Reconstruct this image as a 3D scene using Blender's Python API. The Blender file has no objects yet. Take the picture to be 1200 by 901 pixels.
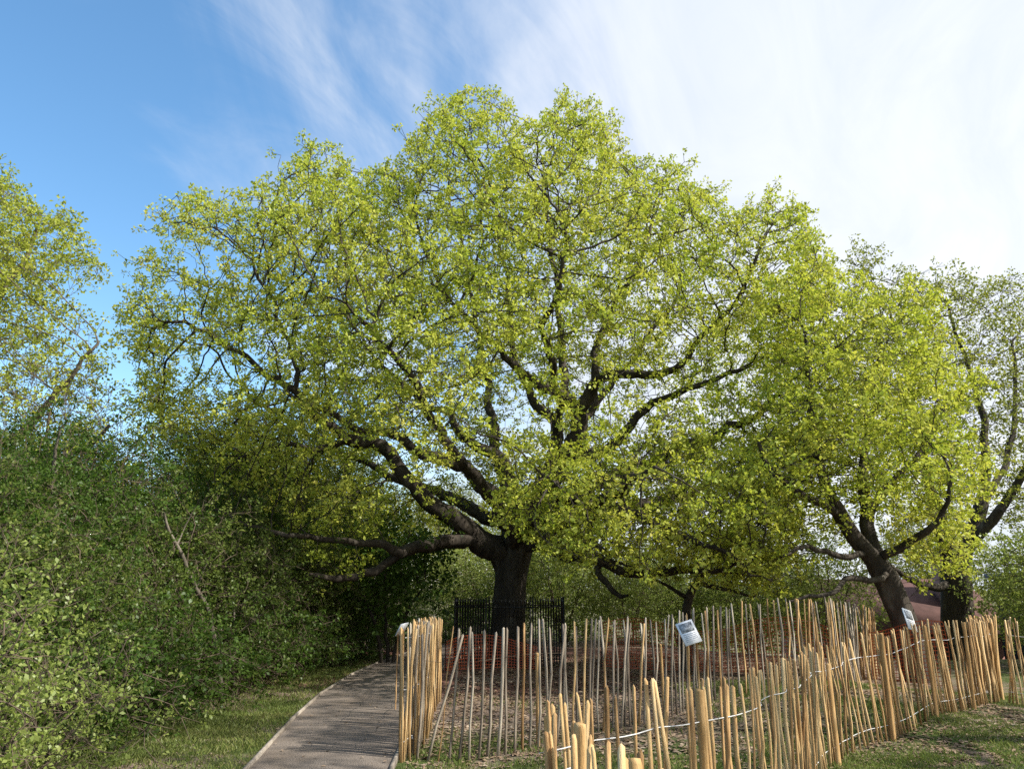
import bpy, math, random
import numpy as np
from mathutils import Matrix, Vector

# ------------------------------------------------------------------ camera, world, sun, exposure
SC = bpy.context.scene
COL = SC.collection
PITCH = math.radians(14.43)
CAM = np.array([0.0, 0.0, 1.6])
FPX = 933.0
cd = bpy.data.cameras.new('camera')
cam = bpy.data.objects.new('camera', cd)
COL.objects.link(cam)
cam.location = CAM
cam.rotation_euler = (math.radians(90) + PITCH, 0, 0)
cd.sensor_width = 36.0
cd.lens = 36.0 * FPX / 1200.0
cd.clip_start = 0.05
cd.clip_end = 6000
SC.camera = cam

SUN_EL = math.radians(44)
SUN_AZ = math.radians(106)          # clockwise from +Y (view direction): sun to the right, a little behind
sun_dir = Vector((math.sin(SUN_AZ) * math.cos(SUN_EL), math.cos(SUN_AZ) * math.cos(SUN_EL), math.sin(SUN_EL)))
sl = bpy.data.lights.new('sun', 'SUN')
sl.energy = 5.0
sl.angle = math.radians(0.53)
sl.color = (1.0, 0.95, 0.86)
so = bpy.data.objects.new('sun', sl)
COL.objects.link(so)
so.rotation_euler = sun_dir.to_track_quat('Z', 'Y').to_euler()
so.location = sun_dir * 50

W = bpy.data.worlds.new('World')
SC.world = W
W.use_nodes = True
nt = W.node_tree
N, L = nt.nodes, nt.links
N.clear()
def wn(t, **k):
    n = N.new(t)
    for a, b in k.items():
        setattr(n, a, b)
    return n
out = wn('ShaderNodeOutputWorld')
bg = wn('ShaderNodeBackground')
bg.inputs['Strength'].default_value = 0.15
L.new(bg.outputs[0], out.inputs[0])
sky = wn('ShaderNodeTexSky')
sky.sky_type = 'NISHITA'
sky.sun_disc = False
sky.sun_elevation = SUN_EL
sky.sun_rotation = SUN_AZ
sky.air_density = 1.0
sky.dust_density = 0.6
sky.ozone_density = 1.0
tc = wn('ShaderNodeTexCoord')
sep = wn('ShaderNodeSeparateXYZ')
L.new(tc.outputs['Generated'], sep.inputs[0])
def wmath(op, a, b=None, c=None, clamp=False):
    n = wn('ShaderNodeMath', operation=op)
    n.use_clamp = clamp
    for i, v in enumerate((a, b, c)):
        if v is None:
            continue
        if isinstance(v, (int, float)):
            n.inputs[i].default_value = v
        else:
            L.new(v, n.inputs[i])
    return n.outputs[0]
zc = wmath('ADD', wmath('MAXIMUM', sep.outputs['Z'], 0.0), 0.18)
u_ = wmath('DIVIDE', sep.outputs['X'], zc)
v_ = wmath('DIVIDE', sep.outputs['Y'], zc)
cmb = wn('ShaderNodeCombineXYZ')
L.new(wmath('ADD', u_, wmath('MULTIPLY', v_, -0.30)), cmb.inputs[0])
L.new(wmath('MULTIPLY', v_, 0.42), cmb.inputs[1])
def wnoise(scale, detail, rough, dist):
    n = wn('ShaderNodeTexNoise')
    n.inputs['Scale'].default_value = scale
    n.inputs['Detail'].default_value = detail
    n.inputs['Roughness'].default_value = rough
    n.inputs['Distortion'].default_value = dist
    L.new(cmb.outputs[0], n.inputs['Vector'])
    return n.outputs['Fac']
n1 = wnoise(1.5, 8, 0.58, 1.1)
n2 = wnoise(4.2, 8, 0.6, 1.2)
n3 = wnoise(0.8, 6, 0.5, 0.3)
# a bank of thin cloud over the sunward half of the sky, breaking up into wisps towards the other half
cov = wmath('ADD', wmath('MULTIPLY', sep.outputs['X'], 2.5), 0.80)
cov = wmath('ADD', cov, wmath('MULTIPLY', wmath('SUBTRACT', n1, 0.5), 2.6))
cov = wmath('ADD', cov, wmath('MULTIPLY', wmath('SUBTRACT', n2, 0.5), 0.9))
mr = wn('ShaderNodeMapRange')
mr.interpolation_type = 'SMOOTHSTEP'
mr.inputs['From Min'].default_value = 0.0
mr.inputs['From Max'].default_value = 1.15
L.new(cov, mr.inputs['Value'])
cr = wn('ShaderNodeValToRGB')
cr.color_ramp.elements[0].position = 0.34
cr.color_ramp.elements[0].color = (2.8, 3.2, 3.95, 1)
cr.color_ramp.elements[1].position = 0.70
cr.color_ramp.elements[1].color = (4.5, 4.6, 4.65, 1)
L.new(wmath('ADD', wmath('ADD', wmath('MULTIPLY', n3, 0.65), wmath('MULTIPLY', n2, 0.35)), wmath('MULTIPLY', sep.outputs['X'], 0.22)), cr.inputs[0])
mixc = wn('ShaderNodeMix', data_type='RGBA')
L.new(wmath('MULTIPLY', mr.outputs[0], 0.97), mixc.inputs[0])
# deepen the clear blue a little
hs = wn('ShaderNodeHueSaturation')
hs.inputs['Saturation'].default_value = 1.2
hs.inputs['Value'].default_value = 1.08
hs.inputs['Hue'].default_value = 0.493
L.new(sky.outputs[0], hs.inputs['Color'])
L.new(hs.outputs[0], mixc.inputs[6])
L.new(cr.outputs[0], mixc.inputs[7])
L.new(mixc.outputs[2], bg.inputs['Color'])

SC.view_settings.view_transform = 'Standard'
SC.view_settings.look = 'None'
SC.view_settings.gamma = 1.0
SC.view_settings.use_curve_mapping = False
SC.view_settings.exposure = 0.72
SC.cycles.max_bounces = 8
SC.cycles.diffuse_bounces = 4
SC.cycles.glossy_bounces = 2
SC.cycles.transmission_bounces = 5
SC.cycles.use_denoising = False
SC.cycles.caustics_reflective = False
SC.cycles.caustics_refractive = False

# ------------------------------------------------------------------ helpers
rng = np.random.default_rng(11)
R = random.Random(5)

def ray(px, py):
    f = np.array([0, math.cos(PITCH), math.sin(PITCH)])
    u = np.array([0, -math.sin(PITCH), math.cos(PITCH)])
    return f + np.array([1.0, 0, 0]) * (px - 600) / FPX + u * (450.5 - py) / FPX

def at(px, py, Y):                       # point seen at a pixel, Y metres in front of the camera
    r = ray(px, py)
    return CAM + r * (Y / r[1])

def gx(px, py, z=0.0):                   # point where that pixel meets height z
    r = ray(px, py)
    return CAM + r * ((z - CAM[2]) / r[2])

def sm(x, a, b):
    t = np.clip((np.asarray(x, float) - a) / (b - a), 0, 1)
    return t * t * (3 - 2 * t)

def gz(x, y):                            # terrain height
    x = np.asarray(x, float); y = np.asarray(y, float)
    z = 0.025 * np.sin(x * 1.3 + 0.5) * np.sin(y * 0.9) + 0.015 * np.sin(x * 3.1 + y * 2.3)
    z = z * sm(y, 2, 6)
    z = z * (1 - sm(np.abs(x + 2.0), 1.5, 0.9))           # level under the path
    z = z + 0.24 * np.exp(-((x - 4.6) ** 2 / 5.0 + (y - 12.6) ** 2 / 6.0))
    z = z + 0.35 * sm(x, -5.0, -11.0)
    z = z - 2.6 * sm(y, 19, 36) * sm(x, 3, 12)
    return z

def mesh_from(name, V, faces):
    """V (n,3); faces: list of int arrays (m,k)"""
    me = bpy.data.meshes.new(name)
    V = np.ascontiguousarray(V, dtype=np.float32)
    me.vertices.add(len(V))
    me.vertices.foreach_set('co', V.ravel())
    faces = [np.asarray(f, dtype=np.int32) for f in faces if len(f)]
    idx = np.concatenate([f.ravel() for f in faces])
    tot = np.concatenate([np.full(len(f), f.shape[1], np.int32) for f in faces])
    st = np.concatenate(([0], np.cumsum(tot)[:-1])).astype(np.int32)
    me.loops.add(len(idx))
    me.loops.foreach_set('vertex_index', idx)
    me.polygons.add(len(tot))
    me.polygons.foreach_set('loop_start', st)
    me.polygons.foreach_set('loop_total', tot)
    me.update(calc_edges=True)
    return me

def smooth(me, v=True):
    me.polygons.foreach_set('use_smooth', np.full(len(me.polygons), v, dtype=bool))

def link(name, me, mat=None, parent=None, loc=None):
    o = bpy.data.objects.new(name, me)
    COL.objects.link(o)
    if mat is not None and me is not None and not me.materials:
        me.materials.append(mat)
    if parent is not None:
        o.parent = parent
    if loc is not None:
        o.location = loc
    return o

def tag(o, label=None, cat=None, group=None, kind=None):
    if label: o['label'] = label
    if cat: o['category'] = cat
    if group: o['group'] = group
    if kind: o['kind'] = kind
    return o

def empty(name, loc, label, cat, group=None):
    o = bpy.data.objects.new(name, None)
    COL.objects.link(o)
    o.location = loc
    o.empty_display_size = 0.2
    return tag(o, label, cat, group)

def kids(o):
    return [c for c in bpy.data.objects if c.parent == o]

def copy_tree(o, loc, rz=0.0, s=1.0, label=None, group=None, ch=None):
    c = o.copy(); COL.objects.link(c)
    c.location = loc; c.rotation_euler = (0, 0, rz); c.scale = (s, s, s * 1.0)
    if label: c['label'] = label
    if group: c['group'] = group
    for k in (ch if ch is not None else kids(o)):
        d = k.copy(); COL.objects.link(d); d.parent = c
    return c

class MB:
    """collects boxes, prisms and tubes into one mesh"""
    def __init__(s): s.V = []; s.F = {}; s.n = 0
    def add(s, V, F):
        V = np.asarray(V, float)
        for f in F:
            s.F.setdefault(len(f), []).append([i + s.n for i in f])
        s.V.append(V); s.n += len(V)
    def box(s, c, d, rot=None):
        x, y, z = [q / 2 for q in d]
        V = np.array([[-x,-y,-z],[x,-y,-z],[x,y,-z],[-x,y,-z],[-x,-y,z],[x,-y,z],[x,y,z],[-x,y,z]])
        if rot is not None: V = V @ np.array(rot).T
        s.add(V + np.array(c), [(0,3,2,1),(4,5,6,7),(0,1,5,4),(1,2,6,5),(2,3,7,6),(3,0,4,7)])
    def tube(s, pts, r, k=4, cap=True):
        pts = np.asarray(pts, float); n = len(pts)
        rr = np.full(n, r) if np.isscalar(r) else np.asarray(r, float)
        T = np.gradient(pts, axis=0); T /= np.linalg.norm(T, axis=1)[:, None] + 1e-9
        ref = np.array([0.31, 0.93, 0.17]) if abs(T[0] @ np.array([0.31, 0.93, 0.17])) < 0.9 else np.array([0.9, 0.1, 0.3])
        A = np.cross(T, ref); A /= np.linalg.norm(A, axis=1)[:, None] + 1e-9
        B = np.cross(T, A)
        a = np.arange(k) * 2 * math.pi / k
        V = (pts[:, None] + rr[:, None, None] * (np.cos(a)[None, :, None] * A[:, None] + np.sin(a)[None, :, None] * B[:, None])).reshape(-1, 3)
        F = []
        for i in range(n - 1):
            for j in range(k):
                F.append((i*k+j, i*k+(j+1)%k, (i+1)*k+(j+1)%k, (i+1)*k+j))
        if cap:
            F.append(tuple(range(k))); F.append(tuple((n-1)*k + j for j in range(k-1, -1, -1)))
        s.add(V, F)
    def mesh(s, name):
        return mesh_from(name, np.concatenate(s.V), [np.array(f) for f in s.F.values()])
    def build(s, name, mat, parent=None, loc=None):
        return link(name, s.mesh(name), mat, parent, loc)

# ------------------------------------------------------------------ materials
def new_mat(name):
    m = bpy.data.materials.new(name); m.use_nodes = True
    m.node_tree.nodes.clear()
    return m, m.node_tree.nodes, m.node_tree.links

def nd(nodes, t, **k):
    n = nodes.new(t)
    for a, b in k.items(): setattr(n, a, b)
    return n

def ramp(nodes, links, fac, stops):
    c = nd(nodes, 'ShaderNodeValToRGB')
    e = c.color_ramp.elements
    while len(e) < len(stops): e.new(0.5)
    for i, (p, col) in enumerate(stops):
        e[i].position = p; e[i].color = (*col, 1)
    links.new(fac, c.inputs[0])
    return c.outputs[0]

def noise(nodes, links, vec, scale, detail=4, rough=0.55, dist=0.0):
    n = nd(nodes, 'ShaderNodeTexNoise')
    n.inputs['Scale'].default_value = scale
    n.inputs['Detail'].default_value = detail
    n.inputs['Roughness'].default_value = rough
    n.inputs['Distortion'].default_value = dist
    if vec is not None: links.new(vec, n.inputs['Vector'])
    return n.outputs['Fac']

def mixrgb(nodes, links, fac, a, b):
    m = nd(nodes, 'ShaderNodeMix', data_type='RGBA')
    for s, v in ((0, fac), (6, a), (7, b)):
        if isinstance(v, (int, float)): m.inputs[s].default_value = v
        elif isinstance(v, tuple): m.inputs[s].default_value = (*v, 1)
        else: links.new(v, m.inputs[s])
    return m.outputs[2]

def leaf_mat(name, stops, trans=1.25, tmix=0.42, gloss=0.012):
    """stops: colours from the rarest/youngest to the deepest leaf; light passes through"""
    m, n, l = new_mat(name)
    geo = nd(n, 'ShaderNodeNewGeometry')
    tcx = nd(n, 'ShaderNodeTexCoord')
    big = noise(n, l, tcx.outputs['Object'], 0.55, 3, 0.6)
    mm = nd(n, 'ShaderNodeMath', operation='MULTIPLY_ADD')
    l.new(geo.outputs['Random Per Island'], mm.inputs[0]); mm.inputs[1].default_value = 0.42
    m2 = nd(n, 'ShaderNodeMath', operation='MULTIPLY_ADD')
    l.new(big, m2.inputs[0]); m2.inputs[1].default_value = 1.25; m2.inputs[2].default_value = -0.33
    l.new(m2.outputs[0], mm.inputs[2])
    c = ramp(n, l, mm.outputs[0], stops)
    d = nd(n, 'ShaderNodeBsdfDiffuse'); l.new(c, d.inputs['Color'])
    t = nd(n, 'ShaderNodeBsdfTranslucent')
    hs = nd(n, 'ShaderNodeHueSaturation'); hs.inputs['Value'].default_value = trans; hs.inputs['Saturation'].default_value = 1.08
    l.new(c, hs.inputs['Color']); l.new(hs.outputs[0], t.inputs['Color'])
    mx = nd(n, 'ShaderNodeMixShader'); mx.inputs[0].default_value = tmix
    l.new(d.outputs[0], mx.inputs[1]); l.new(t.outputs[0], mx.inputs[2])
    g = nd(n, 'ShaderNodeBsdfGlossy'); g.inputs['Roughness'].default_value = 0.42
    g.inputs['Color'].default_value = (0.9, 0.95, 0.9, 1)
    mx2 = nd(n, 'ShaderNodeMixShader'); mx2.inputs[0].default_value = gloss
    l.new(mx.outputs[0], mx2.inputs[1]); l.new(g.outputs[0], mx2.inputs[2])
    o = nd(n, 'ShaderNodeOutputMaterial'); l.new(mx2.outputs[0], o.inputs[0])
    return m

def solid(name, stops, scale=6.0, rough=0.85, bump=0.3, bscale=None, stretch=(1, 1, 1), detail=6, spec=0.25, island=0.0, objrand=0.0, metal=0.0):
    m, n, l = new_mat(name)
    tcx = nd(n, 'ShaderNodeTexCoord')
    mp = nd(n, 'ShaderNodeMapping'); mp.inputs['Scale'].default_value = stretch
    l.new(tcx.outputs['Object'], mp.inputs['Vector'])
    vec = mp.outputs[0]
    if objrand:
        oi = nd(n, 'ShaderNodeObjectInfo')
        va = nd(n, 'ShaderNodeVectorMath', operation='MULTIPLY_ADD')
        l.new(oi.outputs['Random'], va.inputs[0]); va.inputs[1].default_value = (37, 53, 71); l.new(vec, va.inputs[2])
        vec = va.outputs[0]
    f = noise(n, l, vec, scale, detail, 0.6)
    if objrand:
        ad = nd(n, 'ShaderNodeMath', operation='MULTIPLY_ADD'); l.new(oi.outputs['Random'], ad.inputs[0]); ad.inputs[1].default_value = objrand
        sb = nd(n, 'ShaderNodeMath', operation='SUBTRACT'); l.new(f, sb.inputs[0]); sb.inputs[1].default_value = objrand * 0.5
        l.new(sb.outputs[0], ad.inputs[2]); f = ad.outputs[0]
    c = ramp(n, l, f, stops)
    p = nd(n, 'ShaderNodeBsdfPrincipled')
    p.inputs['Roughness'].default_value = rough
    p.inputs['Specular IOR Level'].default_value = spec
    p.inputs['Metallic'].default_value = metal
    l.new(c, p.inputs['Base Color'])
    if bump:
        fb = noise(n, l, vec, bscale or scale * 2.5, 6, 0.65)
        b = nd(n, 'ShaderNodeBump'); b.inputs['Strength'].default_value = bump; b.inputs['Distance'].default_value = 0.03
        l.new(fb, b.inputs['Height']); l.new(b.outputs[0], p.inputs['Normal'])
    o = nd(n, 'ShaderNodeOutputMaterial'); l.new(p.outputs[0], o.inputs[0])
    return m

M = {}
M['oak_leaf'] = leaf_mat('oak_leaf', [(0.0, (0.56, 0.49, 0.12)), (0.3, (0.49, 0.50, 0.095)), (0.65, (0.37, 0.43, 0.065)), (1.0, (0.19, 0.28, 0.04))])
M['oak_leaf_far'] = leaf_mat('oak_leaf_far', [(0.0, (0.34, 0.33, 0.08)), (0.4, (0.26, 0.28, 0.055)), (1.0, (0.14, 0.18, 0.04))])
M['pale_leaf'] = leaf_mat('pale_leaf', [(0.0, (0.44, 0.42, 0.09)), (0.4, (0.36, 0.40, 0.065)), (1.0, (0.22, 0.28, 0.04))])
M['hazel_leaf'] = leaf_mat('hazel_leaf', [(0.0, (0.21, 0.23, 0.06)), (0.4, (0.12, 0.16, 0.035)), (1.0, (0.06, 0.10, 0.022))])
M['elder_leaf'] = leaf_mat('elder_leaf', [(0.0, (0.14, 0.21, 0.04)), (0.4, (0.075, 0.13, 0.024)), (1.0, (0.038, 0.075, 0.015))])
M['bright_leaf'] = leaf_mat('bright_leaf', [(0.0, (0.36, 0.38, 0.12)), (0.4, (0.25, 0.30, 0.075)), (1.0, (0.14, 0.20, 0.04))], gloss=0.02)
M['grass'] = leaf_mat('grass', [(0.0, (0.34, 0.29, 0.13)), (0.35, (0.18, 0.21, 0.06)), (1.0, (0.08, 0.14, 0.03))], tmix=0.3)
M['bark'] = solid('bark', [(0.3, (0.022, 0.017, 0.012)), (0.55, (0.055, 0.044, 0.033)), (0.78, (0.14, 0.125, 0.10))], scale=5, bump=0.9, bscale=16, stretch=(1, 1, 0.35))
M['bark_pale'] = solid('bark_pale', [(0.3, (0.06, 0.05, 0.038)), (0.55, (0.14, 0.12, 0.09)), (0.75, (0.24, 0.21, 0.17))], scale=6, bump=0.7, bscale=18, stretch=(1, 1, 0.4))
M['twig'] = solid('twig', [(0.3, (0.07, 0.052, 0.035)), (0.7, (0.15, 0.115, 0.08))], scale=8, bump=0.0)
M['stake'] = solid('stake', [(0.2, (0.20, 0.11, 0.045)), (0.4, (0.44, 0.27, 0.12)), (0.6, (0.58, 0.39, 0.18)), (0.82, (0.70, 0.53, 0.30))], scale=4.5, bump=0.45, bscale=22, stretch=(9, 9, 1), objrand=0.42)
M['stake_grey'] = solid('stake_grey', [(0.22, (0.13, 0.10, 0.075)), (0.45, (0.30, 0.25, 0.19)), (0.75, (0.46, 0.40, 0.31))], scale=4.5, bump=0.45, bscale=22, stretch=(9, 9, 1), objrand=0.4)
M['post'] = solid('post', [(0.25, (0.26, 0.145, 0.055)), (0.5, (0.44, 0.27, 0.11)), (0.8, (0.56, 0.38, 0.19))], scale=4, bump=0.45, bscale=18, stretch=(7, 7, 1), objrand=0.25)
M['wire'] = solid('wire', [(0.3, (0.5, 0.5, 0.5)), (0.7, (0.72, 0.72, 0.71))], scale=40, bump=0, rough=0.5, spec=0.4)
M['iron'] = solid('iron', [(0.3, (0.012, 0.012, 0.013)), (0.7, (0.03, 0.03, 0.03))], scale=20, bump=0.1, rough=0.5)
M['orange'] = solid('orange_plastic', [(0.3, (0.42, 0.075, 0.03)), (0.7, (0.70, 0.15, 0.05))], scale=3, bump=0, rough=0.5)
M['board'] = solid('sign_board', [(0.3, (0.72, 0.74, 0.76)), (0.7, (0.82, 0.83, 0.84))], scale=5, bump=0, rough=0.35, spec=0.5)
M['print'] = solid('sign_print', [(0.35, (0.07, 0.08, 0.09)), (0.5, (0.25, 0.27, 0.29)), (0.65, (0.55, 0.57, 0.58))], scale=22, bump=0, rough=0.4)
M['ink'] = solid('sign_ink', [(0.3, (0.25, 0.26, 0.28)), (0.7, (0.36, 0.37, 0.4))], scale=30, bump=0, rough=0.5)
M['litter'] = leaf_mat('litter', [(0.0, (0.50, 0.42, 0.33)), (0.4, (0.30, 0.22, 0.15)), (1.0, (0.13, 0.085, 0.055))], tmix=0.1, trans=0.8)
M['roof'] = solid('roof_tile', [(0.3, (0.07, 0.036, 0.03)), (0.7, (0.125, 0.065, 0.055))], scale=3, bump=0.3)
M['brick'] = solid('brick_wall', [(0.3, (0.26, 0.13, 0.10)), (0.7, (0.38, 0.21, 0.17))], scale=6, bump=0.2)
M['dark'] = solid('dark_timber', [(0.3, (0.02, 0.02, 0.022)), (0.7, (0.05, 0.048, 0.046))], scale=6, bump=0.2)
M['felt'] = solid('roof_felt', [(0.3, (0.10, 0.11, 0.12)), (0.7, (0.18, 0.19, 0.20))], scale=4, bump=0.2)
M['edging'] = solid('edging', [(0.3, (0.16, 0.13, 0.10)), (0.7, (0.33, 0.29, 0.24))], scale=5, bump=0.4)

# ------------------------------------------------------------------ ground
def ground_mat():
    m, n, l = new_mat('ground')
    geo = nd(n, 'ShaderNodeNewGeometry')
    P = geo.outputs['Position']
    sp = nd(n, 'ShaderNodeSeparateXYZ'); l.new(P, sp.inputs[0])
    def mth(op, a, b=None, clamp=False):
        k = nd(n, 'ShaderNodeMath', operation=op); k.use_clamp = clamp
        for i, v in enumerate((a, b)):
            if v is None: continue
            if isinstance(v, (int, float)): k.inputs[i].default_value = v
            else: l.new(v, k.inputs[i])
        return k.outputs[0]
    nb = noise(n, l, P, 0.9, 5, 0.6)
    nm = noise(n, l, P, 4.5, 5, 0.6)
    nf = noise(n, l, P, 38, 4, 0.65)
    grass = ramp(n, l, nf, [(0.25, (0.035, 0.055, 0.014)), (0.55, (0.075, 0.105, 0.028)), (0.8, (0.13, 0.14, 0.05))])
    soil = ramp(n, l, nf, [(0.25, (0.08, 0.055, 0.04)), (0.5, (0.21, 0.155, 0.12)), (0.75, (0.38, 0.30, 0.25))])
    mulch = ramp(n, l, nf, [(0.25, (0.08, 0.035, 0.025)), (0.5, (0.20, 0.10, 0.075)), (0.78, (0.36, 0.23, 0.19))])
    # mulch disc round the old tree
    dx = mth('SUBTRACT', sp.outputs['X'], 0.0); dy = mth('SUBTRACT', sp.outputs['Y'], 18.5)
    d = mth('SQRT', mth('ADD', mth('POWER', dx, 2.0), mth('POWER', dy, 2.0)))
    dn = mth('ADD', d, mth('MULTIPLY', mth('SUBTRACT', nm, 0.5), 3.0))
    def step(v, a, b):
        k = nd(n, 'ShaderNodeMapRange'); k.interpolation_type = 'SMOOTHSTEP'
        k.inputs['From Min'].default_value = a; k.inputs['From Max'].default_value = b
        l.new(v, k.inputs['Value']); return k.outputs[0]
    base = mixrgb(n, l, step(mth('ADD', mth('MULTIPLY', nb, 0.6), mth('MULTIPLY', nm, 0.4)), 0.44, 0.60), grass, soil)
    c1 = mixrgb(n, l, step(dn, 9.6, 7.6), base, soil)
    c2 = mixrgb(n, l, step(dn, 6.4, 4.6), c1, mulch)
    p = nd(n, 'ShaderNodeBsdfPrincipled'); p.inputs['Roughness'].default_value = 0.95
    p.inputs['Specular IOR Level'].default_value = 0.1
    l.new(c2, p.inputs['Base Color'])
    b = nd(n, 'ShaderNodeBump'); b.inputs['Strength'].default_value = 0.8; b.inputs['Distance'].default_value = 0.05
    l.new(nf, b.inputs['Height']); l.new(b.outputs[0], p.inputs['Normal'])
    o = nd(n, 'ShaderNodeOutputMaterial'); l.new(p.outputs[0], o.inputs[0])
    return m
M['ground'] = ground_mat()

xs = np.unique(np.concatenate([-np.geomspace(16, 3000, 26), np.arange(-16, 16.01, 0.25), np.geomspace(16, 3000, 26)]))
ys = np.unique(np.concatenate([[-3000, -800, -200, -60, -20, -8, -4], np.arange(-2, 40.01, 0.25), np.geomspace(40, 4000, 30)]))
XX, YY = np.meshgrid(xs, ys)
V = np.stack([XX, YY, gz(XX, YY)], -1).reshape(-1, 3)
nx, ny = len(xs), len(ys)
ii = (np.arange(ny - 1)[:, None] * nx + np.arange(nx - 1)[None]).ravel()
F = np.stack([ii, ii + 1, ii + nx + 1, ii + nx], 1)
me = mesh_from('ground', V, [F]); smooth(me)
tag(link('ground', me, M['ground']), kind='structure')

# ------------------------------------------------------------------ path with timber edging
PL = [(-1.75, -3), (-1.95, 3), (-2.35, 7.6), (-2.7, 10.5), (-3.0, 14), (-3.0, 17.5), (-2.7, 21), (-2.0, 27)]
PR = [(-0.45, -3), (-0.70, 3), (-1.09, 7.6), (-1.25, 10.5), (-1.45, 14), (-1.45, 17.5), (-1.2, 21), (-0.5, 27)]
def spline(pts, step):
    pts = [np.asarray(p, float) for p in pts]
    P = [2 * pts[0] - pts[1]] + pts + [2 * pts[-1] - pts[-2]]
    o = []
    for i in range(1, len(P) - 2):
        p0, p1, p2, p3 = P[i-1:i+3]
        k = max(2, int(np.linalg.norm(p2 - p1) / step) + 1)
        for t in np.linspace(0, 1, k, endpoint=False):
            o.append(0.5 * (2*p1 + (p2-p0)*t + (2*p0-5*p1+4*p2-p3)*t*t + (3*p1-p0-3*p2+p3)*t**3))
    o.append(P[-2])
    return np.array(o)
tl = np.linspace(0, 1, 90)
def resample(P, n):
    s = np.concatenate([[0], np.cumsum(np.linalg.norm(np.diff(P, axis=0), axis=1))])
    return np.stack([np.interp(np.linspace(0, s[-1], n), s, P[:, k]) for k in range(P.shape[1])], 1)
L2, R2 = resample(spline(PL, 0.3), 90), resample(spline(PR, 0.3), 90)
def path_mat():
    m, n, l = new_mat('path_gravel')
    geo = nd(n, 'ShaderNodeNewGeometry'); P = geo.outputs['Position']
    vo = nd(n, 'ShaderNodeTexVoronoi'); vo.inputs['Scale'].default_value = 62; l.new(P, vo.inputs['Vector'])
    nb = noise(n, l, P, 1.6, 5, 0.6)
    nf = noise(n, l, P, 90, 3, 0.6)
    c = ramp(n, l, nf, [(0.25, (0.075, 0.06, 0.048)), (0.5, (0.17, 0.14, 0.115)), (0.8, (0.30, 0.26, 0.22))])
    dirt = mixrgb(n, l, ramp(n, l, nb, [(0.45, (0, 0, 0)), (0.7, (0.6, 0.6, 0.6))]), c, (0.15, 0.115, 0.085))
    p = nd(n, 'ShaderNodeBsdfPrincipled'); p.inputs['Roughness'].default_value = 0.9; p.inputs['Specular IOR Level'].default_value = 0.2
    l.new(dirt, p.inputs['Base Color'])
    b = nd(n, 'ShaderNodeBump'); b.inputs['Strength'].default_value = 0.6; b.inputs['Distance'].default_value = 0.012
    l.new(vo.outputs['Distance'], b.inputs['Height']); l.new(b.outputs[0], p.inputs['Normal'])
    o = nd(n, 'ShaderNodeOutputMaterial'); l.new(p.outputs[0], o.inputs[0])
    return m
M['path'] = path_mat()
rows = []
for t in np.linspace(0, 1, 9):
    q = L2 * (1 - t) + R2 * t
    rows.append(np.column_stack([q, 0.035 + 0.012 * math.sin(t * math.pi) + 0 * q[:, 0]]))
V = np.concatenate(rows); n_ = 90
ii = (np.arange(8)[:, None] * n_ + np.arange(n_ - 1)[None]).ravel()
me = mesh_from('path', V, [np.stack([ii, ii + n_, ii + n_ + 1, ii + 1], 1)]); smooth(me)
path = tag(link('path', me, M['path']), kind='structure')
for side, E in ((-1, L2), (1, R2)):
    for i in range(0, 89, 8):                      # edging boards, about 2 m each
        seg = E[i:min(i + 9, 90)]
        a, b = seg[0], seg[-1]
        c = (a + b) / 2; d = b - a; ln = float(np.hypot(*d)); th = math.atan2(d[1], d[0])
        mb = MB(); cs, sn = math.cos(th), math.sin(th)
        mb.box((0, 0, 0), (ln - 0.012, 0.03, 0.13), [[cs, -sn, 0], [sn, cs, 0], [0, 0, 1]])
        mb.build('edging_board', M['edging'], path, (c[0] + side * 0.017, c[1], 0.0 + R.uniform(-.006, .004)))

# ------------------------------------------------------------------ tree growing
def guide_nodes(pts, step, jit=0.0, seed=0):
    P = spline([np.array(p) for p in pts], step)
    s = np.concatenate([[0], np.cumsum(np.linalg.norm(np.diff(P[:, :3], axis=0), axis=1))])
    k = max(2, int(s[-1] / step) + 1)
    q = np.stack([np.interp(np.linspace(0, s[-1], k), s, P[:, c]) for c in range(4)], 1)
    if jit:
        g = np.random.default_rng(seed)
        w = g.normal(0, 1, (k, 3)); w = (w + np.roll(w, 1, 0) + np.roll(w, -1, 0)) / 3
        w[0] = 0; q[:, :3] += w * jit
    return q

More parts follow.
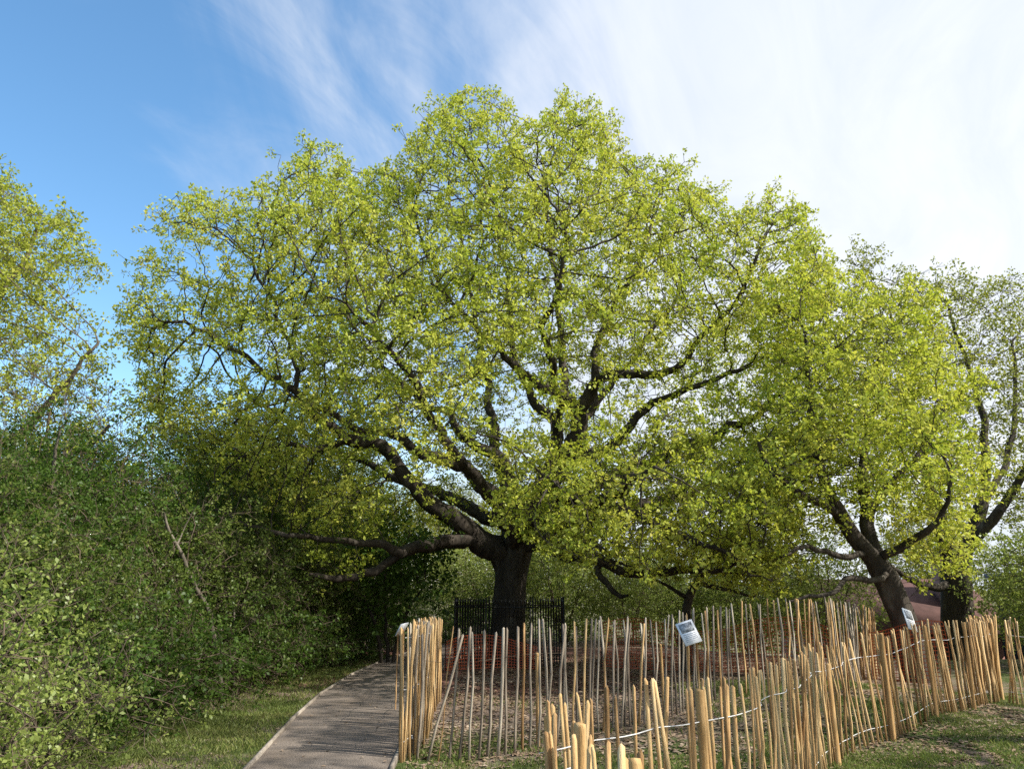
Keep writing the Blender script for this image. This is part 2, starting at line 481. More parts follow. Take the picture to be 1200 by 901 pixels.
def grow(guides, A, step=0.28, di=3.0, dk=0.5, iters=140, jit=0.12, up=0.06, seed=1, gj=0.05, tip=0.006, expo=2.15):
    """guides: list of (limb_id, [(x,y,z,r)...]), the first is the trunk. returns nodes, parents, limb ids, radii"""
    g = np.random.default_rng(seed)
    cap = 90000
    P = np.zeros((cap, 3)); par = np.full(cap, -1, int); lim = np.zeros(cap, int); rg = np.zeros(cap)
    n = 0
    for gi, (lid, pts) in enumerate(guides):
        q = guide_nodes(pts, step, gj if gi else 0.0, seed * 31 + gi)
        if n == 0: prev = -1
        else: prev = int(np.argmin(((P[:n] - q[0, :3]) ** 2).sum(1)))
        st = 0 if n == 0 else 1
        for k in range(st, len(q)):
            P[n] = q[k, :3]; par[n] = prev; lim[n] = lid; rg[n] = q[k, 3]; prev = n; n += 1
    nguide = n
    A = A.copy(); m = len(A)
    dm = np.full(m, 1e9); nr = np.full(m, -1); alive = np.ones(m, bool)
    def upd(lo, hi):
        ids = np.nonzero(alive)[0]
        for a in range(lo, hi, 400):
            b = min(a + 400, hi)
            Q = P[a:b]
            D = (A[ids] ** 2).sum(1)[:, None] + (Q ** 2).sum(1)[None] - 2 * A[ids] @ Q.T
            j = D.argmin(1); d = np.sqrt(np.maximum(D[np.arange(len(ids)), j], 0))
            bt = d < dm[ids]
            dm[ids[bt]] = d[bt]; nr[ids[bt]] = a + j[bt]
    upd(0, n)
    nch = np.zeros(cap, int); last = np.zeros((cap, 3)); hasl = np.zeros(cap, bool)
    for it in range(iters):
        alive &= dm > dk
        act = np.nonzero(alive & (dm < di))[0]
        if len(act) == 0:
            if alive.sum() == 0: break
            di *= 1.5
            if di > 12: break
            continue
        v = A[act] - P[nr[act]]; v /= np.linalg.norm(v, axis=1)[:, None] + 1e-9
        gn, inv = np.unique(nr[act], return_inverse=True)
        S = np.zeros((len(gn), 3)); np.add.at(S, inv, v)
        S /= np.linalg.norm(S, axis=1)[:, None] + 1e-9
        # keep heading on from the parent
        pp = par[gn]; hv = np.where((pp >= 0)[:, None], P[gn] - P[np.maximum(pp, 0)], 0)
        hv /= np.linalg.norm(hv, axis=1)[:, None] + 1e-9
        S = S + 0.25 * hv + g.normal(0, jit, S.shape); S[:, 2] += up
        S /= np.linalg.norm(S, axis=1)[:, None] + 1e-9
        newP = P[gn] + S * step
        ok = (nch[gn] < 3) & ~(hasl[gn] & (np.linalg.norm(newP - last[gn], axis=1) < step * 0.45))
        bad = gn[~ok]
        if len(bad):
            isb = np.isin(nr[act], bad); alive[act[isb]] = False
        gn, newP = gn[ok], newP[ok]
        k = len(gn)
        if k == 0: continue
        if n + k > cap: break
        P[n:n+k] = newP; par[n:n+k] = gn; lim[n:n+k] = lim[gn]
        nch[gn] += 1; last[gn] = newP; hasl[gn] = True
        upd(n, n + k); n += k
    P, par, lim, rg = P[:n], par[:n], lim[:n], rg[:n]
    acc = np.zeros(n); r = np.zeros(n)
    for i in range(n - 1, -1, -1):
        r[i] = max(tip, acc[i] ** (1 / expo)) if acc[i] > 0 else tip
        if rg[i] > 0: r[i] = max(rg[i], min(r[i], rg[i] * 1.15))
        if par[i] >= 0: acc[par[i]] += r[i] ** expo
    for i in range(n):                               # a child is never thicker than its parent
        if par[i] >= 0: r[i] = min(r[i], r[par[i]])
    return P, par, lim, r

def wood_meshes(P, par, lim, r, trunk_flare=None, nlimb=None):
    n = len(P)
    hv = P - P[np.maximum(par, 0)]
    hv /= np.linalg.norm(hv, axis=1)[:, None] + 1e-9
    # thickest child continues the chain
    main = np.full(n, -1); best = np.zeros(n)
    for i in range(n):
        p = par[i]
        if p >= 0 and r[i] > best[p]: best[p] = r[i]; main[p] = i
    T = hv.copy()
    hm = main >= 0
    T[hm] = hv[hm] + hv[main[hm]]
    root = par < 0; T[root] = hv[main[root]]
    T /= np.linalg.norm(T, axis=1)[:, None] + 1e-9
    ref = np.array([0.23, 0.95, 0.19]); ref /= np.linalg.norm(ref)
    def frame(T):
        A = np.cross(T, ref); ln = np.linalg.norm(A, axis=1)
        A[ln < 0.05] = np.cross(T[ln < 0.05], [1.0, 0.1, 0.0])
        A /= np.linalg.norm(A, axis=1)[:, None] + 1e-9
        return A, np.cross(T, A)
    out = {}
    child = np.nonzero(par >= 0)[0]
    for lid in np.unique(lim):
        Vs, Fs, off = [], [], 0
        ed = child[lim[child] == lid]
        for k, lo, hi in ((14, 0.12, 9), (8, 0.03, 0.12), (5, 0.011, 0.03), (3, 0, 0.011)):
            e = ed[(r[ed] >= lo) & (r[ed] < hi)]
            if not len(e): continue
            p = par[e]; ismain = main[p] == e
            c0 = P[p]; t0 = np.where(ismain[:, None], T[p], hv[e]); r0 = np.where(ismain, r[p], np.minimum(r[e] * 1.15, r[p]))
            c1 = P[e]; t1 = T[e]; r1 = r[e]
            key = np.concatenate([np.where(ismain, p, n + e), e])
            C = np.concatenate([c0, c1]); TT = np.concatenate([t0, t1]); RR = np.concatenate([r0, r1])
            uq, first, inv = np.unique(key, return_index=True, return_inverse=True)
            C, TT, RR = C[first], TT[first], RR[first]
            A, B = frame(TT)
            a = np.arange(k) * 2 * math.pi / k
            rad = np.repeat(RR[:, None], k, 1)
            if k == 14:                                   # knobbly heavy wood, flared foot
                ph = C[:, 2:3] * 0.9
                rad = rad * (1 + 0.07 * np.sin(3 * a[None] + ph) + 0.05 * np.sin(5 * a[None] - 1.7 * ph) + 0.03 * np.sin(9 * a[None] + 3 * ph))
                if trunk_flare is not None:
                    fl = np.exp(-(C[:, 2:3] - trunk_flare) / 0.45)
                    rad = rad * (1 + fl * (0.35 + 0.2 * np.sin(5 * a[None] + 0.6)))
            Vv = C[:, None] + rad[:, :, None] * (np.cos(a)[None, :, None] * A[:, None] + np.sin(a)[None, :, None] * B[:, None])
            m = len(e); i0 = inv[:m]; i1 = inv[m:]
            j = np.arange(k); j2 = (j + 1) % k
            Q = np.stack([i0[:, None] * k + j, i0[:, None] * k + j2, i1[:, None] * k + j2, i1[:, None] * k + j], -1).reshape(-1, 4)
            Vs.append(Vv.reshape(-1, 3)); Fs.append(Q + off); off += len(C) * k
        if Vs:
            me = mesh_from('limb', np.concatenate(Vs), [np.concatenate(Fs)])
            smooth(me); out[int(lid)] = me
    return out

def add_twigs(P, par, lim, r, g, leafr, frac, k, ln, tr=0.0035, upw=0.35):
    """short side shoots on the thin wood; returns the grown arrays and the shoot ends"""
    n = len(P)
    has = np.zeros(n, bool); has[par[par >= 0]] = True
    pick = np.nonzero((r < leafr) & (par >= 0) & (~has | (g.random(n) < frac)))[0]
    src = np.repeat(pick, k); m = len(src)
    hv = P[src] - P[par[src]]; hv /= np.linalg.norm(hv, axis=1)[:, None] + 1e-9
    d = g.normal(0, 0.62, (m, 3)) + hv * 0.7; d[:, 2] += upw
    d /= np.linalg.norm(d, axis=1)[:, None]
    E = P[src] + d * (ln * g.uniform(0.45, 1.25, m))[:, None]
    return (np.concatenate([P, E]), np.concatenate([par, src]), np.concatenate([lim, lim[src]]),
            np.concatenate([r, np.full(m, tr)]), E)

def leaf_mesh(centres, per, spread, size, g, upb=0.55, tuft=3, aspect=0.62, outw=None, droop=0.0):
    """small folded leaves gathered in tufts round each centre"""
    n = len(centres)
    tc_ = np.repeat(centres, tuft, 0) + g.normal(0, spread, (n * tuft, 3)) * np.array([1, 1, 0.8])
    k = max(1, int(round(per / tuft)))
    C = np.repeat(tc_, k, 0); m = len(C)
    off = g.normal(0, 1, (m, 3)); off /= np.linalg.norm(off, axis=1)[:, None]
    off[:, 2] = off[:, 2] * 0.8 - droop
    C = C + off * (size * g.uniform(0.2, 1.1, m))[:, None]
    ax = off + g.normal(0, 0.45, (m, 3)); ax /= np.linalg.norm(ax, axis=1)[:, None]
    nr = g.normal(0, 1, (m, 3)); nr /= np.linalg.norm(nr, axis=1)[:, None]; nr[:, 2] += upb
    nr -= (nr * ax).sum(1)[:, None] * ax; nr /= np.linalg.norm(nr, axis=1)[:, None] + 1e-9
    sd = np.cross(ax, nr)
    s = size * g.uniform(0.6, 1.25, m); w = s * aspect * 0.5
    V = np.empty((m, 4, 3))
    V[:, 0] = C
    fold = nr * (w * 0.35)[:, None]
    V[:, 1] = C + ax * (s * 0.58)[:, None] + sd * w[:, None] + fold
    V[:, 2] = C + ax * s[:, None] - nr * (s * 0.12)[:, None]
    V[:, 3] = C + ax * (s * 0.58)[:, None] - sd * w[:, None] + fold
    return mesh_from('foliage', V.reshape(-1, 3), [np.arange(m * 4).reshape(-1, 4)])

def plant(name, loc, label, cat, guides, A, leaf, bark, group=None, seed=1, per=16, spread=0.16, size=0.085,
          leafr=0.013, frac=0.75, limb_name='limb', flare=None, keep=None, gkw=None, tuft=1, upb=0.7, shoots=2, shoot_len=0.24):
    """guides and attractors are given in world space; the thing's origin is its foot"""
    loc = np.array(loc, float)
    gs = [(i, [(p[0]-loc[0], p[1]-loc[1], p[2]-loc[2], p[3]) for p in pts]) for i, pts in guides]
    P, par, lim, r = grow(gs, A - loc, seed=seed, **(gkw or {}))
    g = np.random.default_rng(seed + 100)
    P, par, lim, r, C = add_twigs(P, par, lim, r, g, leafr, frac, shoots, shoot_len, tr=0.0048)
    root = empty(name, loc, label, cat, group)
    for lid, me in wood_meshes(P, par, lim, r, trunk_flare=flare).items():
        link('trunk' if lid == 0 else limb_name, me, bark, root)
    if keep is not None: C = C[keep(C + loc, g)]
    me = leaf_mesh(C, per, spread, size, g, tuft=tuft, upb=upb)
    f = link('foliage', me, leaf, root); f['kind'] = 'stuff'
    return root, len(P), len(me.polygons)

def in_poly(x, y, poly):
    poly = np.asarray(poly, float); c = np.zeros(len(x), bool); j = len(poly) - 1
    for i in range(len(poly)):
        xi, yi = poly[i]; xj, yj = poly[j]
        c ^= ((yi > y) != (yj > y)) & (x < (xj - xi) * (y - yi) / (yj - yi + 1e-12) + xi)
        j = i
    return c

def crown_points(poly, cen, Y0, front, back, n, seed, clumps=None, shell=0.5, gaps=(), csize=0.55, tilt=None, jag=9.0):
    """points through a crown whose outline is poly (as seen from the camera) and whose depth is front/back metres about Y0"""
    g = np.random.default_rng(seed)
    poly = np.asarray(poly, float); cx, cy = cen
    q = resample(np.concatenate([poly, poly[:1]]), 150)[:-1]         # knobbly, uneven outline
    w = g.normal(0, 1, len(q)); w = w * .5 + (w + np.roll(w, 1) + np.roll(w, 2) + np.roll(w, 3)) * .5
    rv = q - np.array(cen); poly = q + rv / (np.linalg.norm(rv, axis=1)[:, None] + 1e-9) * (w * jag)[:, None]
    ang = np.linspace(-math.pi, math.pi, 181)
    # radius of outline in each direction
    rad = []
    for a in ang:
        t = np.linspace(0, 900, 901)
        ins = in_poly(cx + t * math.cos(a), cy + t * math.sin(a), poly)
        rad.append(t[ins].max() if ins.any() else 1.0)
    rad = np.array(rad)
    lo, hi = poly.min(0), poly.max(0)
    def sample(k):
        out_ = []
        got = 0
        while got < k:
            u = g.uniform(lo[0], hi[0], k * 2); v = g.uniform(lo[1], hi[1], k * 2)
            ok = in_poly(u, v, poly); u, v = u[ok], v[ok]
            rho = np.hypot(u - cx, v - cy) / np.interp(np.arctan2(v - cy, u - cx), ang, rad)
            h = np.sqrt(np.clip(1 - rho ** 2, 0.02, 1))
            s = g.uniform(-1, 1, len(u)); s = np.sign(s) * np.abs(s) ** shell
            Y = Y0 + np.where(s < 0, s * front * h, s * back * h)
            if tilt is not None: Y = Y + tilt(u, v)
            w = np.ones(len(u), bool)
            for (px, py, rx, ry, pr, ymax) in gaps:
                inside = ((u - px) / rx) ** 2 + ((v - py) / ry) ** 2 < 1
                w &= ~(inside & (Y < ymax) & (g.random(len(u)) < pr))
            q = np.stack([u, v, Y], 1)[w]
            out_.append(q); got += len(q)
        return np.concatenate(out_)[:k]
    def world(q):
        f = ray(0, 0)
        X = (q[:, 0] - 600) / FPX; Yv = (450.5 - q[:, 1]) / FPX
        d = np.stack([X, math.cos(PITCH) - Yv * math.sin(PITCH), math.sin(PITCH) + Yv * math.cos(PITCH)], 1)
        return CAM + d * (q[:, 2] / d[:, 1])[:, None]
    if clumps:
        k = int(n * 0.86)
        cc = world(sample(clumps))
        A = cc[g.integers(0, len(cc), k)] + g.normal(0, csize, (k, 3)) * np.array([1, 1, 0.7])
        # keep clump points inside the outline
        d = A - CAM
        zc_ = d[:, 1] * math.cos(PITCH) + d[:, 2] * math.sin(PITCH)
        u = 600 + FPX * d[:, 0] / zc_; v = 450.5 - FPX * (d[:, 2] * math.cos(PITCH) - d[:, 1] * math.sin(PITCH)) / zc_
        pc = poly.mean(0); wob_ = 1.012 + .02 * g.normal(0, 1, len(A)).clip(-1, 1.6); A = A[in_poly(pc[0] + (u - pc[0]) / wob_, pc[1] + (v - pc[1]) / wob_, poly)]
        return np.concatenate([A, world(sample(n - k))])
    return world(sample(n))

def G(*pts):
    return [(*at(px, py, Y), r * 0.88) for px, py, Y, r in pts]

STAT = {}
# ---- the old oak
OAK = [(143,390),(150,292),(180,250),(232,226),(292,226),(312,184),(400,178),(440,214),(474,198),(490,150),(548,104),(596,94),(634,150),(654,104),(688,138),(724,168),(764,202),(804,182),(842,224),(880,246),(910,212),(952,252),(972,305),(985,360),(990,450),(965,540),(935,620),(905,690),(865,694),(820,665),(760,635),(700,640),(640,632),(600,585),(540,600),(480,630),(430,672),(385,668),(330,640),(262,610),(200,555),(165,480)]
T0 = at(597, 776, 19.0); T0[2] = float(gz(T0[0], 19.0))
trunk = [(T0[0], 19.0, T0[2] - 0.25, 0.345), (T0[0], 19.0, 0.7, 0.325), *G((598, 700, 19, .37), (599, 675, 19, .40), (603, 650, 19, .42), (608, 625, 19, .40))]
oak_g = [(0, trunk),
 (1, G((597,672,19,.34),(578,648,18.9,.31),(560,633,18.7,.27),(538,615,18.3,.24),(518,600,18.0,.22),(487,576,17.8,.20),(462,545,17.6,.18),(443,525,17.5,.165),(405,516,17.3,.14),(375,490,17.2,.12),(352,467,17.0,.10),(318,445,16.9,.085),(290,420,16.8,.065),(250,395,16.6,.05),(215,370,16.5,.035))),
 (1, G((405,516,17.3,.10),(375,525,17.0,.08),(340,520,16.5,.06),(300,525,16.2,.045))),
 (1, G((352,467,17,.07),(345,420,17.2,.055),(325,370,17.5,.045),(300,320,17.8,.035))),
 (2, G((575,645,18.9,.24),(548,634,18.4,.19),(515,634,17.8,.16),(488,637,17.3,.14),(470,649,16.9,.12),(452,640,16.5,.10),(425,634,16.2,.085),(395,632,15.8,.07),(350,628,15.3,.06),(300,615,15,.045),(250,598,14.8,.03))),
 (2, G((470,649,16.9,.10),(445,662,16.8,.10),(415,670,16.4,.09),(385,677,16.0,.07),(360,672,15.6,.045))),
 (3, G((604,648,19,.30),(596,615,18.8,.26),(575,575,18.4,.21),(552,551,18.1,.18),(520,541,17.7,.16),(487,527,17.3,.13),(452,506,17.0,.11),(415,498,16.6,.08),(375,480,16.2,.06),(330,455,15.8,.045))),
 (4, G((600,630,19.1,.28),(600,580,19.6,.22),(585,537,19.9,.18),(552,520,20.1,.14),(527,487,20.2,.11),(495,474,20.3,.085),(460,440,20.5,.06),(420,390,20.6,.045),(390,330,20.8,.03))),
 (5, G((608,628,19,.34),(622,595,18.8,.30),(645,555,18.6,.26),(668,527,18.5,.24),(678,505,18.4,.22),(678,480,18.3,.19),(662,463,18.2,.16),(638,452,18.0,.14),(612,432,17.8,.11),(585,408,17.5,.085),(560,390,17.2,.06),(530,360,17,.045))),
 (5, G((640,560,18.6,.17),(655,507,18.7,.15),(632,482,18.8,.13),(616,455,18.9,.11),(605,420,19,.09),(600,370,19.2,.07),(590,310,19.4,.05),(580,240,19.6,.035))),
 (6, G((678,490,18.3,.18),(690,458,18.2,.16),(716,441,18.0,.14),(752,441,17.7,.12),(788,432,17.4,.09),(820,400,17.2,.07),(850,370,17,.05),(880,330,16.8,.035))),
 (6, G((690,458,18.2,.13),(700,415,18.4,.11),(712,370,18.6,.085),(735,330,18.8,.065),(755,290,19,.045),(770,250,19.1,.03))),
 (7, G((672,520,18.5,.18),(698,533,18.3,.15),(728,510,18,.13),(750,482,17.7,.11),(782,464,17.4,.09),(825,450,17,.07),(870,430,16.8,.05))),
 (8, G((662,463,18.2,.12),(660,420,18.6,.11),(655,370,19,.085),(650,310,19.3,.06),(640,240,19.6,.04),(632,190,19.8,.025))),
 (9, G((605,600,19,.24),(580,530,20.5,.16),(572,470,21.2,.13),(565,420,21.6,.10),(555,360,22,.07),(540,290,22.2,.05),(525,220,22.3,.03))),
 (10, G((612,640,19,.26),(645,634,18.4,.20),(683,652,17.7,.16),(712,660,17.2,.13),(754,672,16.6,.10),(790,670,16.1,.09),(830,672,15.6,.06),(865,670,15.2,.035))),
 (10, G((700,660,17.4,.09),(708,685,17.1,.08),(724,706,16.8,.055),(735,700,16.6,.03))),
 (11, G((615,630,19.1,.28),(660,612,19.4,.23),(720,600,19.8,.18),(790,585,20.1,.14),(850,560,20.3,.11),(905,530,20.4,.07),(945,490,20.5,.04))),
 (12, G((610,622,18.9,.26),(640,602,17.6,.20),(672,590,16.3,.15),(700,585,15.0,.12),(725,575,14.0,.09),(750,560,13.2,.06),(770,540,12.6,.035))),
 (12, G((672,590,16.3,.09),(690,620,15.4,.07),(705,645,14.8,.05),(730,655,14.4,.03))),
 (12, G((672,590,16.3,.11),(660,580,15.2,.09),(650,570,14.0,.07),(640,560,13.2,.04))),
 (12, G((700,585,15.0,.09),(760,610,14.4,.08),(810,630,14.0,.06),(855,650,13.7,.04),(885,675,13.5,.025))),
 (13, G((604,632,18.8,.24),(580,590,17.4,.17),(545,545,16.2,.13),(500,480,15.0,.10),(465,420,14.2,.07),(430,370,13.6,.045))),
 (14, G((615,615,19,.26),(680,575,18.7,.20),(750,545,18.3,.16),(805,522,17.9,.13),(858,500,17.5,.10),(905,470,17.2,.07),(940,430,17,.04))),
 (15, G((655,507,18.7,.13),(650,440,17.0,.10),(640,390,15.8,.08),(660,330,15.0,.055),(670,280,14.6,.035))),
 (16, G((600,615,19.2,.24),(540,590,21,.18),(470,560,22.4,.13),(400,530,23.4,.09),(330,490,24,.06),(270,440,24.3,.035))),
 (17, G((612,610,19.2,.22),(650,540,21.4,.16),(700,470,22.8,.12),(760,400,23.6,.08),(800,330,24,.045))),
]
oak_gaps = [(650,475,95,55,.93,18.6),(470,545,110,48,.93,18.4),(585,640,75,40,.97,40),(560,500,50,45,.8,19),(250,330,60,40,.6,40),(260,450,60,45,.72,40),(590,440,45,45,.75,20),(760,480,70,35,.7,18.5),(720,430,60,40,.6,18.5),(330,600,60,30,.5,40),(480,650,70,30,.8,40),(900,470,40,40,.5,40)]
A = crown_points(OAK, (590, 430), 18.8, 6.6, 6.4, 20000, 3, clumps=620, shell=0.55, gaps=oak_gaps, csize=0.36)
lowfront = crown_points([(560,560),(640,520),(740,520),(860,540),(925,600),(905,704),(850,694),(790,668),(730,672),(670,664),(630,640),(575,600)], (740,610), 14.4, 1.8, 1.6, 3400, 8, clumps=135, csize=0.4)
root, a, b = plant('oak_tree', T0, 'huge spreading old oak with fresh yellow-green leaves and a dark trunk ringed by railings', 'tree',
                   oak_g, np.concatenate([A, lowfront]), M['oak_leaf'], M['bark'], seed=2, per=14, spread=0.028, size=0.080, leafr=0.021, frac=0.54, flare=0.0,
                   gkw=dict(step=0.21, di=2.4, dk=0.27, jit=0.2, up=0.05, gj=0.09, tip=0.0066))
STAT['oak'] = (a, b)

# ---- leaning twin-stemmed oak on the sunny side of the enclosure
LEAN = [(915,330),(945,290),(985,330),(1020,335),(1070,368),(1108,425),(1152,452),(1132,510),(1152,556),(1112,600),(1142,652),(1088,702),(1050,650),(1010,610),(960,600),(930,640),(880,700),(850,640),(870,560),(890,480),(900,400)]
B0 = at(1064, 742, 15.0); B0[2] = float(gz(B0[0], 15.0))
Bp = at(1062, 735, 15.0)
lean_g = [(0, [(B0[0] + .1, 15, B0[2] - .3, .27), *G((1062, 735, 15, .25), (1048, 700, 15, .235), (1036, 672, 15, .225), (1018, 648, 14.9, .18), (1002, 630, 14.8, .16), (985, 602, 14.7, .14), (968, 570, 14.5, .11), (955, 520, 14.3, .085), (948, 460, 14.2, .06), (945, 400, 14.2, .04))]),
 (1, G((1036,672,15,.17),(1026,640,15.2,.155),(1014,605,15.4,.13),(1012,560,15.6,.11),(1020,500,15.8,.085),(1030,440,16,.06),(1025,390,16.2,.04))),
 (2, G((1041,676,14.9,.07),(1018,676,14.4,.06),(993,679,14.0,.052),(976,692,13.7,.045),(962,699,13.5,.04),(942,698,13.3,.03),(925,704,13.2,.02))),
 (3, G((1030,655,15,.10),(1060,640,14.4,.085),(1085,625,13.9,.07),(1105,600,13.5,.05),(1115,560,13.3,.035))),
 (4, G((1014,605,15.4,.09),(1050,560,15.6,.08),(1085,520,15.8,.06),(1105,480,16,.04))),
 (5, G((985,602,14.7,.09),(940,580,14.1,.075),(910,560,13.6,.06),(890,520,13.3,.04))),
 (6, G((1018,648,14.9,.07),(985,650,14.3,.06),(950,640,13.8,.045),(915,650,13.4,.03))),
]
A = crown_points(LEAN, (1010, 510), 15.0, 2.7, 3.0, 6000, 13, clumps=210, shell=0.6, csize=0.34, jag=14, gaps=[(985,650,50,40,.9,40),(1020,640,35,60,.8,40),(950,660,40,30,.6,40)])
root, a, b = plant('leaning_oak', B0, 'leaning twin-stemmed oak with bright yellow-green leaves beside the paling fence', 'tree',
                   lean_g, A, M['oak_leaf'], M['bark'], seed=4, per=13, spread=0.03, size=0.079, leafr=0.014, frac=0.54,
                   gkw=dict(step=0.19, di=2.2, dk=0.24, jit=0.18, up=0.05, tip=0.0045))
STAT['lean'] = (a, b)

# ---- broad tree behind it
RT = [(1000,420),(985,330),(1015,290),(1050,320),(1100,305),(1150,330),(1185,305),(1240,320),(1300,400),(1320,520),(1280,620),(1190,640),(1150,560),(1090,560),(1030,520)]
c0 = at(1122, 745, 21.0); c0[2] = float(gz(c0[0], 21.0))
rt_g = [(0, [(c0[0] + .05, 21, c0[2] - .3, .46), *G((1122, 725, 21, .40), (1122, 690, 21, .38), (1120, 660, 21, .33))]),
 (1, G((1121,668,21,.26),(1108,640,20.8,.21),(1098,600,20.6,.17),(1088,560,20.4,.13),(1075,500,20.2,.09),(1060,430,20,.06),(1045,370,20,.04))),
 (2, G((1122,668,21,.26),(1135,635,21.2,.22),(1150,590,21.4,.18),(1155,540,21.6,.14),(1150,480,21.8,.10),(1130,420,22,.07),(1110,360,22,.045))),
 (3, G((1130,645,21.2,.18),(1160,610,20.8,.15),(1190,570,20.5,.12),(1215,520,20.2,.09),(1235,460,20,.06))),
 (4, G((1118,680,21,.14),(1090,690,20.4,.11),(1070,680,20,.09),(1045,665,19.5,.06),(1020,640,19.2,.04))),
 (5, G((1150,590,21.4,.12),(1180,540,22,.10),(1190,470,22.5,.075),(1185,400,23,.05))),
]
A = crown_points(RT, (1150, 440), 21.0, 3.6, 4.0, 5200, 17, clumps=200, shell=0.6, csize=0.6)
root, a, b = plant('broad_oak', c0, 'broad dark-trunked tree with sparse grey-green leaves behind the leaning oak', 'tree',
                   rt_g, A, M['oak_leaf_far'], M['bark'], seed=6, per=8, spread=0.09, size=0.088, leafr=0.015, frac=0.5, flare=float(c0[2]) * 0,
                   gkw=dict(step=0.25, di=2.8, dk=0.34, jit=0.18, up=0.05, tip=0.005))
STAT['broad'] = (a, b)

# ---- pale tree rising from the wood, trunk out of view
LT = [(-330,420),(-280,280),(-150,200),(-40,195),(30,208),(70,240),(105,300),(128,360),(140,420),(120,500),(60,560),(-40,600),(-200,600)]
d0 = at(-150, 770, 16.0); d0[2] = float(gz(d0[0], 16.0))
lt_g = [(0, [(d0[0], 16, d0[2] - .2, .34), *G((-150, 730, 16, .30), (-148, 640, 16, .27), (-140, 580, 16, .24))]),
 (1, G((-140,590,16,.19),(-90,550,15.8,.16),(-40,530,15.6,.13),(10,515,15.4,.10),(50,480,15.2,.075),(85,440,15,.05),(115,400,14.9,.03))),
 (2, G((-140,580,16,.20),(-110,500,16,.16),(-60,420,16,.12),(-10,360,16,.09),(30,300,16,.06),(50,250,16,.03))),
 (3, G((-145,600,16,.16),(-80,590,15,.13),(-20,570,14.4,.10),(40,545,14,.07),(90,530,13.8,.05),(130,500,13.6,.03))),
 (4, G((-140,580,16,.2),(-170,480,16.2,.15),(-180,380,16.4,.1),(-150,290,16.5,.05))),
]
A = crown_points(LT, (-80, 420), 16.0, 3.4, 3.6, 5600, 23, clumps=200, shell=0.6, csize=0.5)
def thin_low(C, g):
    return g.random(len(C)) < np.clip((C[:, 2] - 4.6) / 3.0, 0.12, 1.0)
root, a, b = plant('woodland_oak', d0, 'tall pale yellow-green tree standing at the edge of the wood, lower boughs nearly bare', 'tree',
                   lt_g, A, M['pale_leaf'], M['bark_pale'], seed=8, per=11, spread=0.05, size=0.08, leafr=0.017, frac=0.85, keep=thin_low,
                   gkw=dict(step=0.21, di=2.4, dk=0.28, jit=0.15, up=0.05, tip=0.0042))
STAT['left'] = (a, b)

# ------------------------------------------------------------------ woodland trees and shrubs: a few grown kinds, copied
def ball(n, cx, cz, rx, rz, g, cl=None, cs=0.3, zmin=0.2):
    v = g.normal(0, 1, (n * 2, 3)); v /= np.linalg.norm(v, axis=1)[:, None]
    v *= (g.random(n * 2) ** 0.45)[:, None]
    P = v * np.array([rx, rx, rz]) + np.array([cx, 0, cz])
    if cl:
        c = P[g.integers(0, len(P), cl)]
        k = int(n * 0.65)
        P = np.concatenate([c[g.integers(0, cl, k)] + g.normal(0, cs, (k, 3)), P[:n - k]])
    P = P[P[:, 2] > zmin]
    return P[:n]

def slim_tree(seed, h, rx, leaf, bark, label, group, n=900, per=12, size=0.08, lean=0.05, cz=0.62, rz=0.36, frac=0.6, name='woodland_tree', r0=0.09, spread=0.1, cl=45, cs=0.45):
    g = np.random.default_rng(seed)
    dx, dy = g.normal(0, lean, 2) * h
    tr = [(0, 0, -0.2, r0), (dx * .2, dy * .15, h * .2, r0 * .85), (dx * .45, dy * .55, h * .45, r0 * .65), (dx, dy, h * .8, r0 * .25)]
    gs = [(0, tr)]
    for k in range(5):
        z = h * g.uniform(.3, .6); a = g.uniform(0, 6.28); t = z / h
        p0 = (dx * t, dy * t, z)
        ln = rx * g.uniform(.5, .85)
        gs.append((k + 1, [(p0[0], p0[1], z, r0 * .4), (p0[0] + math.cos(a) * ln * .5, p0[1] + math.sin(a) * ln * .5, z + ln * .35, r0 * .25), (p0[0] + math.cos(a) * ln, p0[1] + math.sin(a) * ln, z + ln * .75, r0 * .1)]))
    A = ball(n, dx * .6, h * cz, rx, h * rz, g, cl=cl, cs=cs, zmin=h * .15)
    if cl < 30: A = A[:int(len(A) * .68)]
    root, a, b = plant(name, (0, 0, 0), label, 'tree', gs, A, leaf, bark, group=group, seed=seed, per=per, spread=spread, size=size, leafr=0.013, frac=frac, shoot_len=0.3,
                       gkw=dict(step=0.22, di=3, dk=0.28, jit=0.18, up=0.07, tip=0.005))
    STAT[f'{name}{seed}'] = (a, b)
    return root

